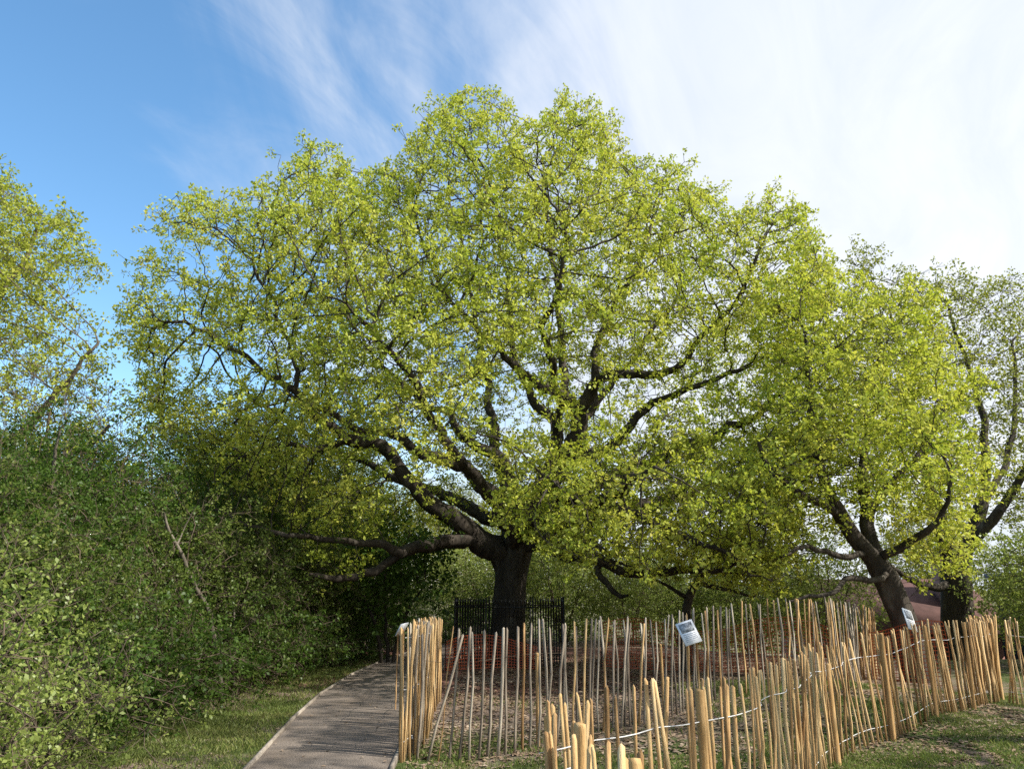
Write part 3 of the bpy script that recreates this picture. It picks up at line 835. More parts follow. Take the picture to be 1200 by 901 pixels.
def shrub(seed, h, rx, leaf, bark, label, group, n=700, per=14, size=0.06, frac=0.7, name='shrub', stems=6, spread=0.06, cz=0.52, rz=0.5, r0=0.025):
    g = np.random.default_rng(seed)
    gs = []
    for k in range(stems):
        a = 6.28 * k / stems + g.uniform(-.4, .4); ln = rx * g.uniform(.3, .75)
        gs.append((k + 1, [(math.cos(a) * .08, math.sin(a) * .08, -.1, r0), (math.cos(a) * ln * .4, math.sin(a) * ln * .4, h * .32, r0 * .8), (math.cos(a) * ln, math.sin(a) * ln, h * g.uniform(.6, .85), r0 * .35)]))
    A = ball(n, 0, h * cz, rx, h * rz, g, cl=60, cs=0.28, zmin=0.08)
    root = None
    loc = np.zeros(3)
    P, par, lim, r = grow_multi(gs, A, seed)
    P, par, lim, r, C = add_twigs(P, par, lim, r, g, 0.011, frac, 2, 0.17, tr=0.0025)
    root = empty(name, loc, label, 'shrub', group)
    for lid, me in wood_meshes(P, par, lim, r).items():
        link('stem' if lid else 'root_stool', me, bark, root)
    me = leaf_mesh(C, per, spread, size, g, tuft=1, upb=0.8)
    f = link('foliage', me, leaf, root); f['kind'] = 'stuff'
    STAT[f'{name}{seed}'] = (len(P), len(me.polygons))
    return root

def grow_multi(gs, A, seed):
    # every stem starts from one shared stool below ground
    base = (0, [(0, 0, -0.22, 0.05), (0, 0, -0.10, 0.05)])
    return grow([base] + gs, A, step=0.15, di=1.6, dk=0.19, jit=0.16, up=0.06, seed=seed, tip=0.0038)

def scatter(proto, spots, labels, group, grp_ch=None):
    ch = kids(proto); used = False
    for i, (x, y, rz, s) in enumerate(spots):
        z = float(gz(x, y)) - 0.02
        lb = labels[i] if isinstance(labels, (list, tuple)) else labels
        if not used:
            proto.location = (x, y, z); proto.rotation_euler = (0, 0, rz); proto.scale = (s, s, s); used = True
            proto['label'] = lb; proto['group'] = group
        else:
            copy_tree(proto, (x, y, z), rz, s, lb, group, ch)

gT = 'trees of the wood beside the path'
tA = slim_tree(41, 8.0, 2.2, M['hazel_leaf'], M['bark_pale'], 'x y z t', gT, n=2200, per=9, size=0.09, lean=.08)
tB = slim_tree(42, 7.0, 2.4, M['oak_leaf_far'], M['bark_pale'], 'x y z t', gT, n=2400, per=9, size=0.088, lean=.05)
tC = slim_tree(43, 6.0, 1.9, M['pale_leaf'], M['twig'], 'x y z t', gT, n=1500, per=5, size=0.07, lean=.06, frac=.4)
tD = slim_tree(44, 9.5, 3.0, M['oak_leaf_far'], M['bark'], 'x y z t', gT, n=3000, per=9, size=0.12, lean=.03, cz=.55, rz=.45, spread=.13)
scatter(tA, [(-9.0, 17.0, .3, .60), (-7.0, 20.5, 2.0, .78), (-12.0, 19.5, 4.0, .58), (-6.0, 25.0, 1.2, .9), (-10.8, 24.5, 5.2, .80)],
        'slim mid-green tree with a pale leaning stem in the wood left of the path', 'slim green trees of the wood')
scatter(tB, [(-8.0, 23.5, 0, .85), (-13.5, 23.0, 2.4, .72), (-4.5, 29.0, 1.0, .85), (-10.5, 30.0, 4.1, .95)],
        'bushy olive-green tree deep in the wood left of the path', 'olive trees deep in the wood')
scatter(tC, [(-8.4, 14.2, 1.0, .95), (-9.3, 15.6, 2.5, .9), (-5.9, 22.5, 4.4, 1.0)],
        'thin twiggy sapling, half in leaf, standing in the wood left of the path', 'twiggy saplings of the wood')
far = [(-19, 38, 0, .72), (-13.5, 40, 1, .9), (-8, 37, 2, .82), (-3, 41, 3, .74), (2, 38, 4, .62), (6.5, 41, 5, .52), (11, 44, .5, .55), (16.5, 46, 1.5, .6), (22, 42, 2.5, .95), (27, 36, 4.5, 1.0), (0, 46, 5.5, .7)]
scatter(tD, far, 'hazy olive-green tree of the far wood beyond the old oak', 'trees of the far wood')

# sparse tall tree to the sunny side of the lawn: its boughs shade lawn and path
tE = slim_tree(46, 9.0, 3.0, M['oak_leaf_far'], M['bark'], 'x y z t', None, n=1500, per=7, size=0.09, lean=.02, cz=.80, rz=.22, frac=.55, name='lawn_tree', r0=.14, cl=15, cs=.34, spread=.05)
scatter(tE, [(12.3, 7.0, 0.4, 1.6)], 'tall thin-crowned tree standing on the sunny side of the lawn', 'x'); del tE['group']

def bare_stem(pts, label):
    P = [at(px, py, Y) for px, py, Y, r in pts]; rr = [p[3] for p in pts]
    b = P[0].copy(); b[2] = float(gz(b[0], b[1]))
    root = empty('bare_stem', b, label, 'tree')
    S = spline([np.array([*p, r]) for p, r in zip([np.array([P[0][0], P[0][1], b[2] - .1])] + P[1:], rr)], .15)
    S[1:-1, :3] += rng.normal(0, .012, (len(S) - 2, 3))
    mb = MB(); mb.tube(S[:, :3] - b, S[:, 3], 7); me = mb.mesh('trunk'); smooth(me); link('trunk', me, M['bark_pale'], root)
    for t in (.62, .82):
        i = int(len(S) * t); o = S[i, :3] - b; d = np.array([rng.normal(0, .5), rng.normal(0, .4), .8])
        mb = MB(); mb.tube([o, o + d * .35, o + d * .75 + rng.normal(0, .08, 3)], [S[i, 3] * .5, S[i, 3] * .35, .004], 5); mb.build('branch', M['bark_pale'], root)
bare_stem([(262, 800, 12.6, .04), (256, 770, 12.4, .038), (246, 720, 12.2, .036), (230, 690, 12.0, .034), (212, 650, 11.8, .03), (198, 622, 11.6, .025), (192, 600, 11.5, .015)], 'pale dead leaning stem showing through the thicket')
bare_stem([(276, 795, 13.4, .022), (275, 770, 13.2, .02), (274, 735, 13, .017), (276, 690, 13, .008)], 'thin straight pale stem near the foot of the thicket')
bare_stem([(56, 800, 11.5, .05), (57, 720, 11.4, .05), (60, 660, 11.3, .045), (66, 610, 11.2, .04), (62, 560, 11.1, .03), (70, 500, 11, .015)], 'weathered brown stem standing in the wood edge by the hanging boughs')
gS = 'shrubs of the thicket'
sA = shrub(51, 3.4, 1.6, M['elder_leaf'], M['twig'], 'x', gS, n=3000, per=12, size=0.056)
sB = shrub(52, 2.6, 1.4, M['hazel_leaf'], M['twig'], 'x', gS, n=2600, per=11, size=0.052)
sC = shrub(53, 1.3, 0.85, M['elder_leaf'], M['twig'], 'x', gS, n=1000, per=9, size=0.06, stems=8)
sD = shrub(54, 3.0, 1.6, M['bright_leaf'], M['twig'], 'x', gS, n=2200, per=8, size=0.075, frac=.5)
hedge = [(-5.9, 9.6), (-6.4, 11.6), (-6.0, 13.6), (-6.2, 15.6), (-5.6, 17.8), (-5.2, 20.2), (-7.9, 11.0), (-8.0, 13.0), (-8.2, 15.4), (-7.6, 18.0), (-9.8, 12.6), (-10.2, 15.0), (-4.6, 22.8), (-3.8, 25.6), (-12.0, 13.8), (-7.4, 9.0)]
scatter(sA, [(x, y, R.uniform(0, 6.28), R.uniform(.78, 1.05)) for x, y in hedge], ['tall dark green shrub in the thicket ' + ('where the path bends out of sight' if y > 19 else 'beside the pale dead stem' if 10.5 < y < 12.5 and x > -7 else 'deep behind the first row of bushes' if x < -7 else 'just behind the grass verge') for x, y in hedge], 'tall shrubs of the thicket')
mid = [(-5.2, 8.5), (-5.3, 10.7), (-5.25, 12.7), (-5.1, 14.7), (-4.8, 16.7), (-4.5, 19.0), (-6.9, 10.2), (-7.0, 14.4), (-4.0, 21.4), (-9.0, 10.8), (-8.9, 14.0)]
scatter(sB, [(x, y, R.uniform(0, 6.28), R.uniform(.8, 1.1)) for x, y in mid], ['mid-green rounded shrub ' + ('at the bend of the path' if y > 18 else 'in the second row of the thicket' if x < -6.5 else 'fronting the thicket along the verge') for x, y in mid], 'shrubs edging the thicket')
low = [(-4.55, 8.3), (-4.75, 9.5), (-4.6, 10.9), (-4.7, 12.2), (-4.5, 13.6), (-4.35, 15.1), (-4.2, 16.6), (-3.9, 18.2), (-3.7, 20.0), (-5.3, 7.4), (-2.3, 25), (-1.0, 24.5), (-3.2, 22.2)]
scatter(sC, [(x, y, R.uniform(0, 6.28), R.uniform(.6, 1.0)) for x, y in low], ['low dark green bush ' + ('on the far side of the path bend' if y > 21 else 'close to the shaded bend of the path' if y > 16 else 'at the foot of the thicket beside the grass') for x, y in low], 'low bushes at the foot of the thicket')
beyond = [(-0.6, 27), (-2.2, 29), (1.6, 26), (2.6, 29.5), (3.6, 25), (5.4, 26.5), (7.2, 25), (6.4, 30), (8.2, 22), (12.8, 19.0), (16.2, 24.0), (11.6, 17.2), (13.5, 16.2)]
bl = ['light green shrub seen between the bunched stakes and the old trunk'] * 2 + ['light green shrub directly behind the iron railing and the low oak bough'] * 2 + ['light green shrub beyond the orange netting and the thorn tree'] * 4 + ['light green shrub standing between the thorn tree and the leaning oak'] + ['light green shrub beside the trunk of the broad tree'] * 2 + ['light green shrub just past the end of the paling fence'] * 2
scatter(sD, [(x, y, R.uniform(0, 6.28), R.uniform(.8, 1.15)) for x, y in beyond], bl, 'light shrubs beyond the enclosure')
# bright bush in the sun near the viewer
nb_ = shrub(57, 2.3, 1.15, M['bright_leaf'], M['twig'], 'x', None, n=2400, per=9, size=0.05, stems=8, frac=.6, name='hawthorn_bush')
scatter(nb_, [(-3.6, 5.0, .4, .74)], 'sunlit pale green bush with small leaves closest to the mouth of the path', 'sunlit bushes by the path')
del nb_['group']
nb2 = shrub(58, 1.0, 0.7, M['bright_leaf'], M['twig'], 'x', None, n=900, per=9, size=0.042, stems=7, frac=.6, name='bramble_bush')
scatter(nb2, [(-3.95, 6.9, .4, 1.0), (-3.55, 6.2, 2.4, .7)], 'low pale green bramble spilling onto the grass verge', 'brambles on the verge')
sap = shrub(59, 2.2, 0.9, M['elder_leaf'], M['bark'], 'x', None, n=900, per=9, size=0.09, stems=3, frac=.6, name='elder_sapling', cz=.75, rz=.28, r0=.04)
scatter(sap, [(-2.75, 18.6, 0, 1.25)], 'dark-stemmed sapling with glossy green leaves where the path bends', 'saplings')
del sap['group']
# small crooked thorn tree behind the notice board
hw = at(803, 760, 17.0); hw[2] = float(gz(hw[0], 17.0))
hg = [(0, [(hw[0], 17, hw[2] - .2, .13), *G((804, 730, 17, .11), (806, 705, 17, .10), (814, 684, 16.9, .085), (826, 668, 16.8, .06), (840, 640, 16.6, .035))]),
      (1, G((806,705,17,.06),(790,690,17.2,.045),(770,680,17.4,.03),(755,668,17.5,.02))),
      (2, G((814,684,16.9,.06),(850,690,16.5,.045),(880,700,16.2,.03)))]
A = crown_points([(750,640),(800,610),(870,610),(900,660),(880,700),(830,690),(780,690)], (820,655), 17.0, 1.2, 1.2, 500, 33)
plant('thorn_tree', hw, 'small crooked dark thorn tree rising behind the tilted white notice', 'tree', hg, A, M['pale_leaf'], M['bark'], seed=12, per=6, spread=.07, size=.07, frac=.4,
      gkw=dict(step=0.2, di=2, dk=.35, tip=.005))

# ------------------------------------------------------------------ cleft chestnut paling fences
def stake_mesh(seed, w):
    g = np.random.default_rng(seed)
    k = int(g.integers(3, 5))
    a0 = np.sort(g.uniform(0, 1, k) * .7 + np.arange(k)) * 2 * math.pi / k
    rr = w * g.uniform(.38, .62, k)
    zs = [0, .3, .62, .985]
    b = g.normal(0, .012, (4, 2)); b[0] = 0
    V, F = [], []
    for i, z in enumerate(zs):
        sc = g.uniform(.9, 1.08) * (1 - .06 * i)
        for j in range(k):
            dz = g.uniform(-.012, .012) if i == 3 else 0
            V.append((b[i, 0] + math.cos(a0[j]) * rr[j] * sc, b[i, 1] + math.sin(a0[j]) * rr[j] * sc, z + dz))
    for i in range(3):
        for j in range(k):
            F.append((i*k+j, i*k+(j+1) % k, (i+1)*k+(j+1) % k, (i+1)*k+j))
    mb = MB(); mb.add(V, F + [tuple(reversed(range(k)))])
    t = [3 * k + j for j in range(k)]
    mb.add([(b[3, 0], b[3, 1], 1.0)], [])
    for j in range(k):
        mb.F.setdefault(3, []).append([t[j], t[(j+1) % k], 4 * k])
    return mb.mesh('stake')

STAKES = {}
for kind in ('stake', 'stake_grey'):
    STAKES[kind] = []
    for q in range(12):
        me = stake_mesh(900 + q, R.uniform(.024, .038)); me.materials.append(M[kind]); STAKES[kind].append(me)

def post_mesh(seed, w):
    g = np.random.default_rng(seed); k = 5
    da = g.uniform(-.25, .25, k); dr = g.uniform(.85, 1.15, k)
    V, F = [], []
    for i, (z, s) in enumerate(((0, 1.0), (.5, .97), (.985, .93), (1.0, .80))):
        for j in range(k):
            a = 2 * math.pi * j / k + da[j]; q_ = w * .5 * s * dr[j] * g.uniform(.95, 1.05)
            V.append((math.cos(a) * q_, math.sin(a) * q_, z + (g.uniform(-.008, .008) if i > 1 else 0)))
    for i in range(3):
        for j in range(k): F.append((i*k+j, i*k+(j+1) % k, (i+1)*k+(j+1) % k, (i+1)*k+j))
    F.append(tuple(3*k + j for j in range(k)))
    mb = MB(); mb.add(V, F); me = mb.mesh('post'); me.materials.append(M['post']); return me
POSTS = [post_mesh(s, w) for s, w in ((1, .052), (2, .064), (3, .042))]

def put_stick(name, me, base, axis, length, yaw, parent, ploc):
    z = Vector(axis).normalized()
    x = Vector((math.cos(yaw), math.sin(yaw), 0)); x = (x - z * x.dot(z)).normalized(); y = z.cross(x)
    o = bpy.data.objects.new(name, me); COL.objects.link(o); o.parent = parent
    o.rotation_mode = 'QUATERNION'
    o.rotation_quaternion = Matrix((x, y, z)).transposed().to_quaternion()
    o.location = Vector(base) - Vector(ploc); o.scale = (1, 1, length)
    return o

def fence(name, label, pts, spacing, kind, lean, length, posts=(), group=None, wires=(0.2, 0.92), wob=.02, sideways=0.0, mixk=None, seed=0, jl=2.6, ev=.22, wr=.0036, wm='wire'):
    q = R.__class__(seed)
    P = spline([np.array(p, float) for p in pts], 0.05)
    s = np.concatenate([[0], np.cumsum(np.linalg.norm(np.diff(P, axis=0), axis=1))])
    f = lambda t: np.array([np.interp(t, s, P[:, 0]), np.interp(t, s, P[:, 1])])
    loc = (*P[0], float(gz(*P[0])))
    root = empty(name, loc, label, 'fence', group)
    t = 0.0; lines = [[] for _ in wires]; i = 0
    while t < s[-1]:
        p = f(t); d = f(min(t + .1, s[-1])) - f(max(t - .1, 0)); d /= np.linalg.norm(d) + 1e-9; nrm = np.array([-d[1], d[0]])
        u = t / s[-1]
        ll = lean(u) + q.gauss(0, jl) + (q.choice((-9, 8, 11)) if q.random() < (.04 if jl > 2 else .012) else 0)
        ls = q.gauss(0, 2.0) + sideways
        ax = np.array([*(d * math.tan(math.radians(ll)) + nrm * math.tan(math.radians(ls))), 1.0])
        off = nrm * q.uniform(-wob, wob)
        b = np.array([*(p + off), float(gz(*p)) - .05])
        Ls = length(u) * q.uniform(.955, 1.035) + .05
        kd = mixk(u, q) if mixk else kind
        put_stick('stake', q.choice(STAKES[kd]), b, ax, Ls, q.uniform(0, 6.28), root, loc)
        for wi, h in enumerate(wires):
            c = b + ax / np.linalg.norm(ax) * (h * (length(u)) / 1.1)
            side = .024 if (i + wi) % 2 else -.024
            lines[wi].append(c + np.array([*(nrm * side), 0]) - np.array(loc))
        t += (spacing(u) if callable(spacing) else spacing) * q.uniform(1 - ev, 1 + ev); i += 1
    for ln in lines:
        ln = np.array(ln); ln[1:-1] = ln[1:-1] * .4 + (ln[:-2] + ln[2:]) * .3; ln[1:-1] = ln[1:-1] * .5 + (ln[:-2] + ln[2:]) * .25
        mb = MB(); mb.tube(ln, wr, 4); o = mb.build('wire', M[wm], root)
    for (u, Lp, mi, off) in posts:
        t = u * s[-1]; p = f(t); d = f(min(t + .1, s[-1])) - f(max(t - .1, 0)); d /= np.linalg.norm(d); nrm = np.array([-d[1], d[0]])
        p = p + nrm * off
        put_stick('post', POSTS[mi], (*p, float(gz(*p)) - .06), (q.gauss(0, .02), q.gauss(0, .02), 1), Lp, q.uniform(0, 6), root, loc)
    return root

def tops(lst, z=1.1):
    o = []
    for px, py in lst:
        g_ = gx(px, py, z); o.append((g_[0], g_[1]))
    return o
# front fence: from the corner away along the lawn, then back out of sight
nf = tops([(650, 818), (690, 806), (760, 800), (835, 790), (890, 778), (920, 769)]) + [tuple(gx(985, 886)[:2]), tuple(gx(1052, 868)[:2]), tuple(gx(1108, 847)[:2]), tuple(gx(1150, 837)[:2]), tuple(gx(1172, 826)[:2]), (7.55, 13.2), (7.9, 14.4)]
fence('paling_fence', 'fresh tan split-chestnut paling fence with white wires bordering the sunny lawn', nf, lambda u: .084 - .030 * sm(u, .5, .8), 'stake',
      lambda u: -2 - 7.5 * sm(u, .08, .45) + 4 * sm(u, .72, .95), lambda u: 1.10 + .05 * sm(u, .4, .9),
      posts=[(.0, 1.09, 1, 0.0), (.10, 1.10, 1, -.05), (.385, .98, 0, -.07), (.50, 1.16, 1, -.05), (.61, 1.12, 0, -.05), (.70, 1.14, 0, -.05), (.82, 1.12, 1, -.03)], seed=3)
arm = tops([(644, 826)]) + tops([(662, 840), (690, 857), (735, 868), (775, 892), (815, 930)], 1.09)
fence('paling_fence', 'short run of tan paling stakes turning the corner towards the viewer', arm, .085, 'stake', lambda u: 1.5, lambda u: 1.09 - .03 * u,
      posts=[(.22, 1.13, 1, .03), (.62, 1.12, 0, .03), (.80, 1.10, 0, .02)], seed=8)
# enclosure fence: weathered, running from the path corner round to the back
ef = [tuple(gx(488, 890)[:2]), tuple(gx(560, 889)[:2]), tuple(gx(630, 880)[:2]), tuple(gx(740, 853)[:2]), tuple(gx(845, 832)[:2]), (3.75, 12.0), (4.9, 12.9), (6.2, 14.6), (7.2, 16.5)]
fence('weathered_fence', 'grey weathered paling fence on slim uneven stakes in front of the old oak', ef, lambda u: .098 if u < .55 else .092, 'stake_grey',
      lambda u: 3.2 - 6 * sm(u, .25, .8), lambda u: 1.24, wires=(0.22, .86), mixk=lambda u, q: 'stake' if q.random() < .12 + .5 * u else 'stake_grey',
      posts=[(.115, .98, 2, .04), (.33, .95, 2, .04), (.58, 1.3, 1, .04), (.66, 1.3, 0, .04)], seed=12, jl=1.5, ev=.18, wr=.0018, wm='twig')
lf = [tuple(gx(470, 893)[:2]), tuple(gx(480, 886)[:2]), (-1.0, 9.3), (-1.02, 10.4), (-1.08, 11.6), (-1.15, 13.0)]
fence('bundled_fence', 'tan paling stakes bunched tightly together along the edge of the path', lf, lambda u: .030 if u < .4 else .07, 'stake',
      lambda u: 1.5, lambda u: 1.28 - .1 * u, wires=(.2, .6, 1.02), wob=.07, mixk=lambda u, q: 'stake' if q.random() < .8 else 'stake_grey',
      posts=[(.03, 1.27, 2, .06)], seed=21)
rf = [tuple(gx(1182, 829)[:2]), tuple(gx(1200, 832)[:2]), tuple(gx(1240, 838)[:2]), tuple(gx(1300, 850)[:2])]
fence('paling_fence', 'separate short paling fence panel past the gap at the far end of the lawn', rf, .06, 'stake', lambda u: 6 * (.5 - u), lambda u: 1.16, seed=30)

# ------------------------------------------------------------------ iron railing round the old trunk
rl = empty('iron_railing', (T0[0], 19.0, T0[2]), 'black iron railing ringing the trunk of the old oak', 'railing')
bar = MB(); bar.tube([(0, 0, -.05), (0, 0, 1.36)], .011, 5); bar.tube([(0, 0, 1.36), (0, 0, 1.44)], [.016, .002], 5); barm = bar.mesh('bar'); barm.materials.append(M['iron'])
NS, RR_ = 8, 1.32
cor = [(RR_ * math.cos(2*math.pi*(i+.5)/NS), RR_ * math.sin(2*math.pi*(i+.5)/NS)) for i in range(NS)]
for i in range(NS):
    a, b = np.array(cor[i]), np.array(cor[(i+1) % NS])
    for h in (.15, 1.25):
        mb = MB(); mb.tube([(*a, h), (*b, h)], .014, 4); mb.build('rail', M['iron'], rl)
    mb = MB(); mb.box((0, 0, .70), (.032, .032, 1.5)); mb.build('post', M['iron'], rl, (*a, 0))
    for k in range(1, 12):
        p = a + (b - a) * k / 12
        link('bar', barm, None, rl, (p[0], p[1], 0))

# ------------------------------------------------------------------ orange plastic barrier mesh
def barrier(label, pts, h, seed):
    g = np.random.default_rng(seed)
    P = spline([np.array(p, float) for p in pts], .06)
    P = resample(P, int(np.linalg.norm(np.diff(P, axis=0), axis=1).sum() / .055))
    loc = np.array([*P[0], float(gz(*P[0]))])
    root = empty('barrier_mesh', loc, label, 'barrier')
    n = len(P); m = int(h / .06)
    sag = .12 * np.sin(np.linspace(0, n * .055 * 2.1, n)) - .08
    zb = gz(P[:, 0], P[:, 1])
    d = np.gradient(P, axis=0); d /= np.linalg.norm(d, axis=1)[:, None]; nr = np.stack([-d[:, 1], d[:, 0]], 1)
    wav = .05 * np.sin(np.arange(n) * .31)[:, None] * nr
    V, F = [], []
    def pt(i, j):
        t = j / m
        return np.array([*(P[i] + wav[i] * math.sin(t * 3.1)), zb[i] + .03 + t * (h + sag[i])]) - loc
    grid = np.array([[pt(i, j) for j in range(m + 1)] for i in range(n)])
    mb = MB(); V = []; F = []; c = 0
    for j in range(m + 1):
        wz = np.array([0, 0, .006])
        top = grid[:, j] + wz; bot = grid[:, j] - wz
        V += [top, bot]; i = np.arange(n - 1)
        F.append(np.stack([c + i, c + i + 1, c + n + i + 1, c + n + i], 1)); c += 2 * n
    for i in range(n):
        w3 = np.array([*(d[i] * .005), 0])
        V += [grid[i] + w3, grid[i] - w3]; k = np.arange(m)
        F.append(np.stack([c + k, c + k + 1, c + m + 1 + k + 1, c + m + 1 + k], 1)); c += 2 * (m + 1)
    o = link('mesh_netting', mesh_from('mesh_netting', np.concatenate(V), [np.concatenate(F)]), M['orange'], root); o['kind'] = 'stuff'
    for i in range(0, n, 36):
        mb = MB(); mb.tube([(0, 0, -.05), (g.normal(0, .02), 0, h + .2)], .010, 5)
        mb.build('pin', M['iron'], root, tuple(np.array([*(P[i] - nr[i] * .03), zb[i]]) - loc))
    return root
barrier('sagging orange plastic mesh netting strung across the far side of the enclosure', [(1.9, 17.8), (3.2, 17.2), (4.4, 16.4), (5.6, 15.6), (6.4, 14.6), (6.9, 13.3)], .95, 3)
barrier('short orange plastic mesh netting beside the foot of the old trunk', [(-1.35, 16.9), (-.9, 17.3), (-.2, 17.4), (.5, 17.3)], .62, 5)

# ------------------------------------------------------------------ notices
def notice(label, px, py, Y, yaw, roll, tilt, w=.21, h=.30, legs=True):
    c = at(px, py, Y); g0 = float(gz(c[0], c[1]))
    root = empty('notice_board', (c[0], c[1], g0), label, 'sign')
    Rm = Matrix.Rotation(yaw, 3, 'Z') @ Matrix.Rotation(tilt, 3, 'X') @ Matrix.Rotation(roll, 3, 'Y')
    A_ = np.array(Rm); zc_ = c[2] - g0
    def pl(name, cx, cz, ww, hh, y, mat, th=.004):
        mb = MB(); mb.box((0, 0, 0), (ww, th, hh), A_)
        p = A_ @ np.array([cx, y, cz])
        return mb.build(name, mat, root, (p[0], p[1], zc_ + p[2]))
    bd = pl('board', 0, 0, w, h, 0, M['board'], .012)
    for nm, cx, cz, ww, hh, mt in [('printed_picture', 0, h*.22, w*.78, h*.40, 'print')] + [('printed_line', 0 if k < 4 else -w*.12, -h*.07 - k*h*.075, w*(.74 if k < 4 else .5), h*.020, 'ink') for k in range(5)]:
        mb = MB(); mb.box((0, 0, 0), (ww, .002, hh), A_)
        p = A_ @ np.array([cx, -.0085, cz]); o = mb.build(nm, M[mt], bd, (p[0], p[1], p[2]))
    for sx in (-.06, .06):
        mb = MB(); q = A_ @ np.array([sx, .015, -h*.3])
        mb.tube([(q[0], q[1] + .012, -.08), (q[0], q[1] + .012, zc_ + q[2])], .010, 6); mb.build('leg', M['stake'].copy() if False else M['stake'], root)
    return root
notice('tilted white notice with a dark picture on thin legs inside the enclosure', 807, 741, 9.6, math.radians(-8), math.radians(-20), math.radians(-32), w=.20, h=.29)
notice('white notice seen edge-on above the fence beside the leaning oak', 1066, 726, 11.6, math.radians(38), math.radians(14), math.radians(-20), w=.21, h=.30)
notice('small white notice half hidden behind the bunched stakes by the path', 471, 737, 11.5, math.radians(-120), math.radians(10), math.radians(-38), w=.15, h=.2)

# ------------------------------------------------------------------ low building on the slope below
bx_, by_ = 15.2, 33.5
bz = float(gz(bx_, by_))
bd = empty('brick_building', (bx_, by_, bz), 'low brick building with a dull red roof on the slope behind the trees', 'building')
mb = MB(); mb.box((0, 0, 1.25), (7.0, 5.0, 2.7)); mb.build('wall', M['brick'], bd)
mb = MB()
mb.add([(-3.8, -2.9, 2.5), (3.8, -2.9, 2.5), (3.8, 2.9, 2.5), (-3.8, 2.9, 2.5), (-3.1, 0, 4.5), (3.1, 0, 4.5)], [(0, 1, 5, 4), (2, 3, 4, 5), (1, 2, 5), (3, 0, 4), (0, 3, 2, 1)])
mb.build('roof', M['roof'], bd)
mb = MB(); mb.box((0, 0, 0), (.9, .8, 2.4)); mb.build('chimney', M['brick'], bd, (2.0, -1.2, 4.2))
mb = MB(); mb.box((0, 0, 0), (.9, .06, 2.0)); mb.build('door', M['dark'], bd, (-1.5, -2.53, 1.0))
for x in (.2, 2.0):
    w_ = MB(); w_.box((0, 0, 0), (1.1, .06, 1.0)); w_.build('window', M['dark'], bd, (x, -2.53, 1.5))
mb = MB(); mb.box((0, 0, 0), (4.2, 3.4, .16)); mb.box((-1.9, -1.5, -1.3), (.14, .14, 2.5)); mb.box((1.9, -1.5, -1.3), (.14, .14, 2.5))
sh = empty('shelter', (bx_ + 4.4, by_ - 5.2, float(gz(bx_ + 4.4, by_ - 5.2))), 'dark flat-roofed timber shelter beside the brick building', 'shelter')
mb = MB(); mb.box((0, 0, 0), (4.6, 3.4, .16)); mb.build('roof', M['felt'], sh, (0, 0, 3.55))
mb = MB(); mb.box((0, 0, 0), (4.2, 3.0, 3.5)); mb.build('wall', M['dark'], sh, (0, 0, 1.72))

# ------------------------------------------------------------------ grass and litter
def near_line(x, y, pts, d):
    return np.zeros(len(x), bool)
def path_mask(x, y):
    lx = np.interp(y, L2[:, 1], L2[:, 0]); rx = np.interp(y, R2[:, 1], R2[:, 0])
    return (x > lx - .03) & (x < rx + .03)
def vnoise(x, y, s, seed):
    g = np.random.default_rng(seed); t = g.random((64, 64))
    X = x * s; Y = y * s; i = np.floor(X).astype(int); j = np.floor(Y).astype(int); fx = X - i; fy = Y - j
    fx = fx*fx*(3-2*fx); fy = fy*fy*(3-2*fy)
    q = lambda a, b: t[a % 64, b % 64]
    return (q(i,j)*(1-fx)+q(i+1,j)*fx)*(1-fy)+(q(i,j+1)*(1-fx)+q(i+1,j+1)*fx)*fy
def blades(n, box, hmin, hmax, seed, dens):
    g = np.random.default_rng(seed)
    x = g.uniform(box[0], box[1], n); y = g.uniform(box[2], box[3], n)
    k = g.random(n) < dens(x, y, g)
    k &= ~path_mask(x, y)
    x, y = x[k], y[k]; m = len(x)
    h = g.uniform(hmin, hmax, m); w = g.uniform(.002, .004, m) * (1 + y * .05)
    a = g.uniform(0, 6.28, m); ln = g.uniform(.2, .9, m) * h; la = g.uniform(0, 6.28, m)
    z = gz(x, y) - .005
    V = np.empty((m, 4, 3)); dx = np.cos(a) * w; dy = np.sin(a) * w
    V[:, 0] = np.stack([x - dx, y - dy, z], 1); V[:, 1] = np.stack([x + dx, y + dy, z], 1)
    V[:, 2] = np.stack([x + dx*.6 + np.cos(la)*ln*.4, y + dy*.6 + np.sin(la)*ln*.4, z + h*.65], 1)
    V[:, 3] = np.stack([x + np.cos(la)*ln, y + np.sin(la)*ln, z + h], 1)
    return mesh_from('grass', V.reshape(-1, 3), [np.arange(m*4).reshape(-1, 4)])
def patchy(x, y, g):
    return np.clip((vnoise(x, y, 1.1, 4) * .6 + vnoise(x, y, 3.7, 5) * .4 - .42) * 4.0, .04, 1)
def encl(x, y, g):
    return patchy(x, y, g) * (1 - sm(y, 7.8, 9.6) * (x < 2.5) * .9) * (1 - .8 * sm(y, 12, 14))
G1 = blades(150000, (-5.2, -2.2, 5.5, 21), .02, .06, 1, lambda x, y, g: np.clip(patchy(x, y, g) + .25, 0, 1) * np.clip(1.3 - (y - 6) * .05, .3, 1))
tag(link('grass', G1, M['grass']), 'short patchy grass on the verge between path and thicket', 'grass', kind='stuff')
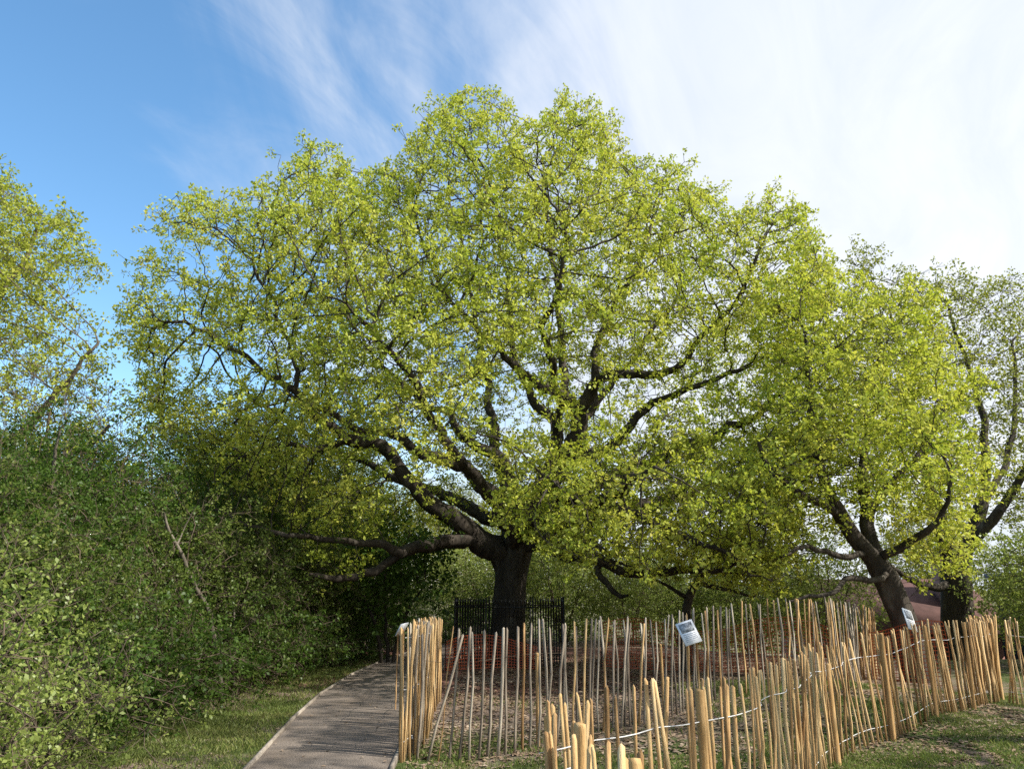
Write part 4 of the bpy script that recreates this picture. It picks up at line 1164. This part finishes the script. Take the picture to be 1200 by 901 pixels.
G2 = blades(110000, (-1.0, 5.2, 4.6, 14), .025, .07, 2, encl)
tag(link('grass', G2, M['grass']), 'thin grass growing inside the fenced enclosure', 'grass', kind='stuff')
G3 = blades(150000, (3.0, 9.5, 6.5, 13.0), .015, .045, 3, patchy)
tag(link('grass', G3, M['grass']), 'short sunlit lawn in front of the paling fence', 'grass', kind='stuff')

def litter(n, box, seed, dens, label, size=(.02, .05)):
    g = np.random.default_rng(seed)
    x = g.uniform(box[0], box[1], n); y = g.uniform(box[2], box[3], n)
    k = g.random(n) < dens(x, y, g); x, y = x[k], y[k]; m = len(x)
    s = g.uniform(*size, m); a = g.uniform(0, 6.28, m)
    z = np.where(path_mask(x, y), .05, gz(x, y) + .006)
    V = np.empty((m, 4, 3))
    for q, (u, v, dz) in enumerate(((-1, 0, 0), (0, -.5, .25), (1, 0, 0), (0, .5, .3))):
        V[:, q] = np.stack([x + (np.cos(a)*u - np.sin(a)*v)*s, y + (np.sin(a)*u + np.cos(a)*v)*s, z + s*(dz + .05) * g.uniform(.2, 1.3, m)], 1)
    me = mesh_from('leaf_litter', V.reshape(-1, 3), [np.arange(m*4).reshape(-1, 4)])
    tag(link('leaf_litter', me, M['litter']), label, 'litter', kind='stuff')
litter(30000, (-1.0, 6.5, 8.0, 21), 1, lambda x, y, g: np.clip(.35 + sm(y, 7, 9), 0, 1), 'dry brown leaves and chips strewn under the old oak')
litter(5000, (-5.0, -1.0, 6.0, 21), 2, lambda x, y, g: np.where(path_mask(x, y), .10, .6), 'dry leaves scattered along the path and verge', (.012, .03))
litter(4000, (3.0, 9.5, 6.5, 13), 3, lambda x, y, g: .7 + 0*x, 'dry leaves scattered on the sunny lawn', (.012, .03))

tri = sum(sum(len(p.vertices) - 2 for p in m.polygons) for m in bpy.data.meshes if len(m.polygons) < 3000) + sum(len(m.polygons) * 2 for m in bpy.data.meshes if len(m.polygons) >= 3000)
print('STAT', STAT); print('TRIS', tri, 'OBJ', len(bpy.data.objects))
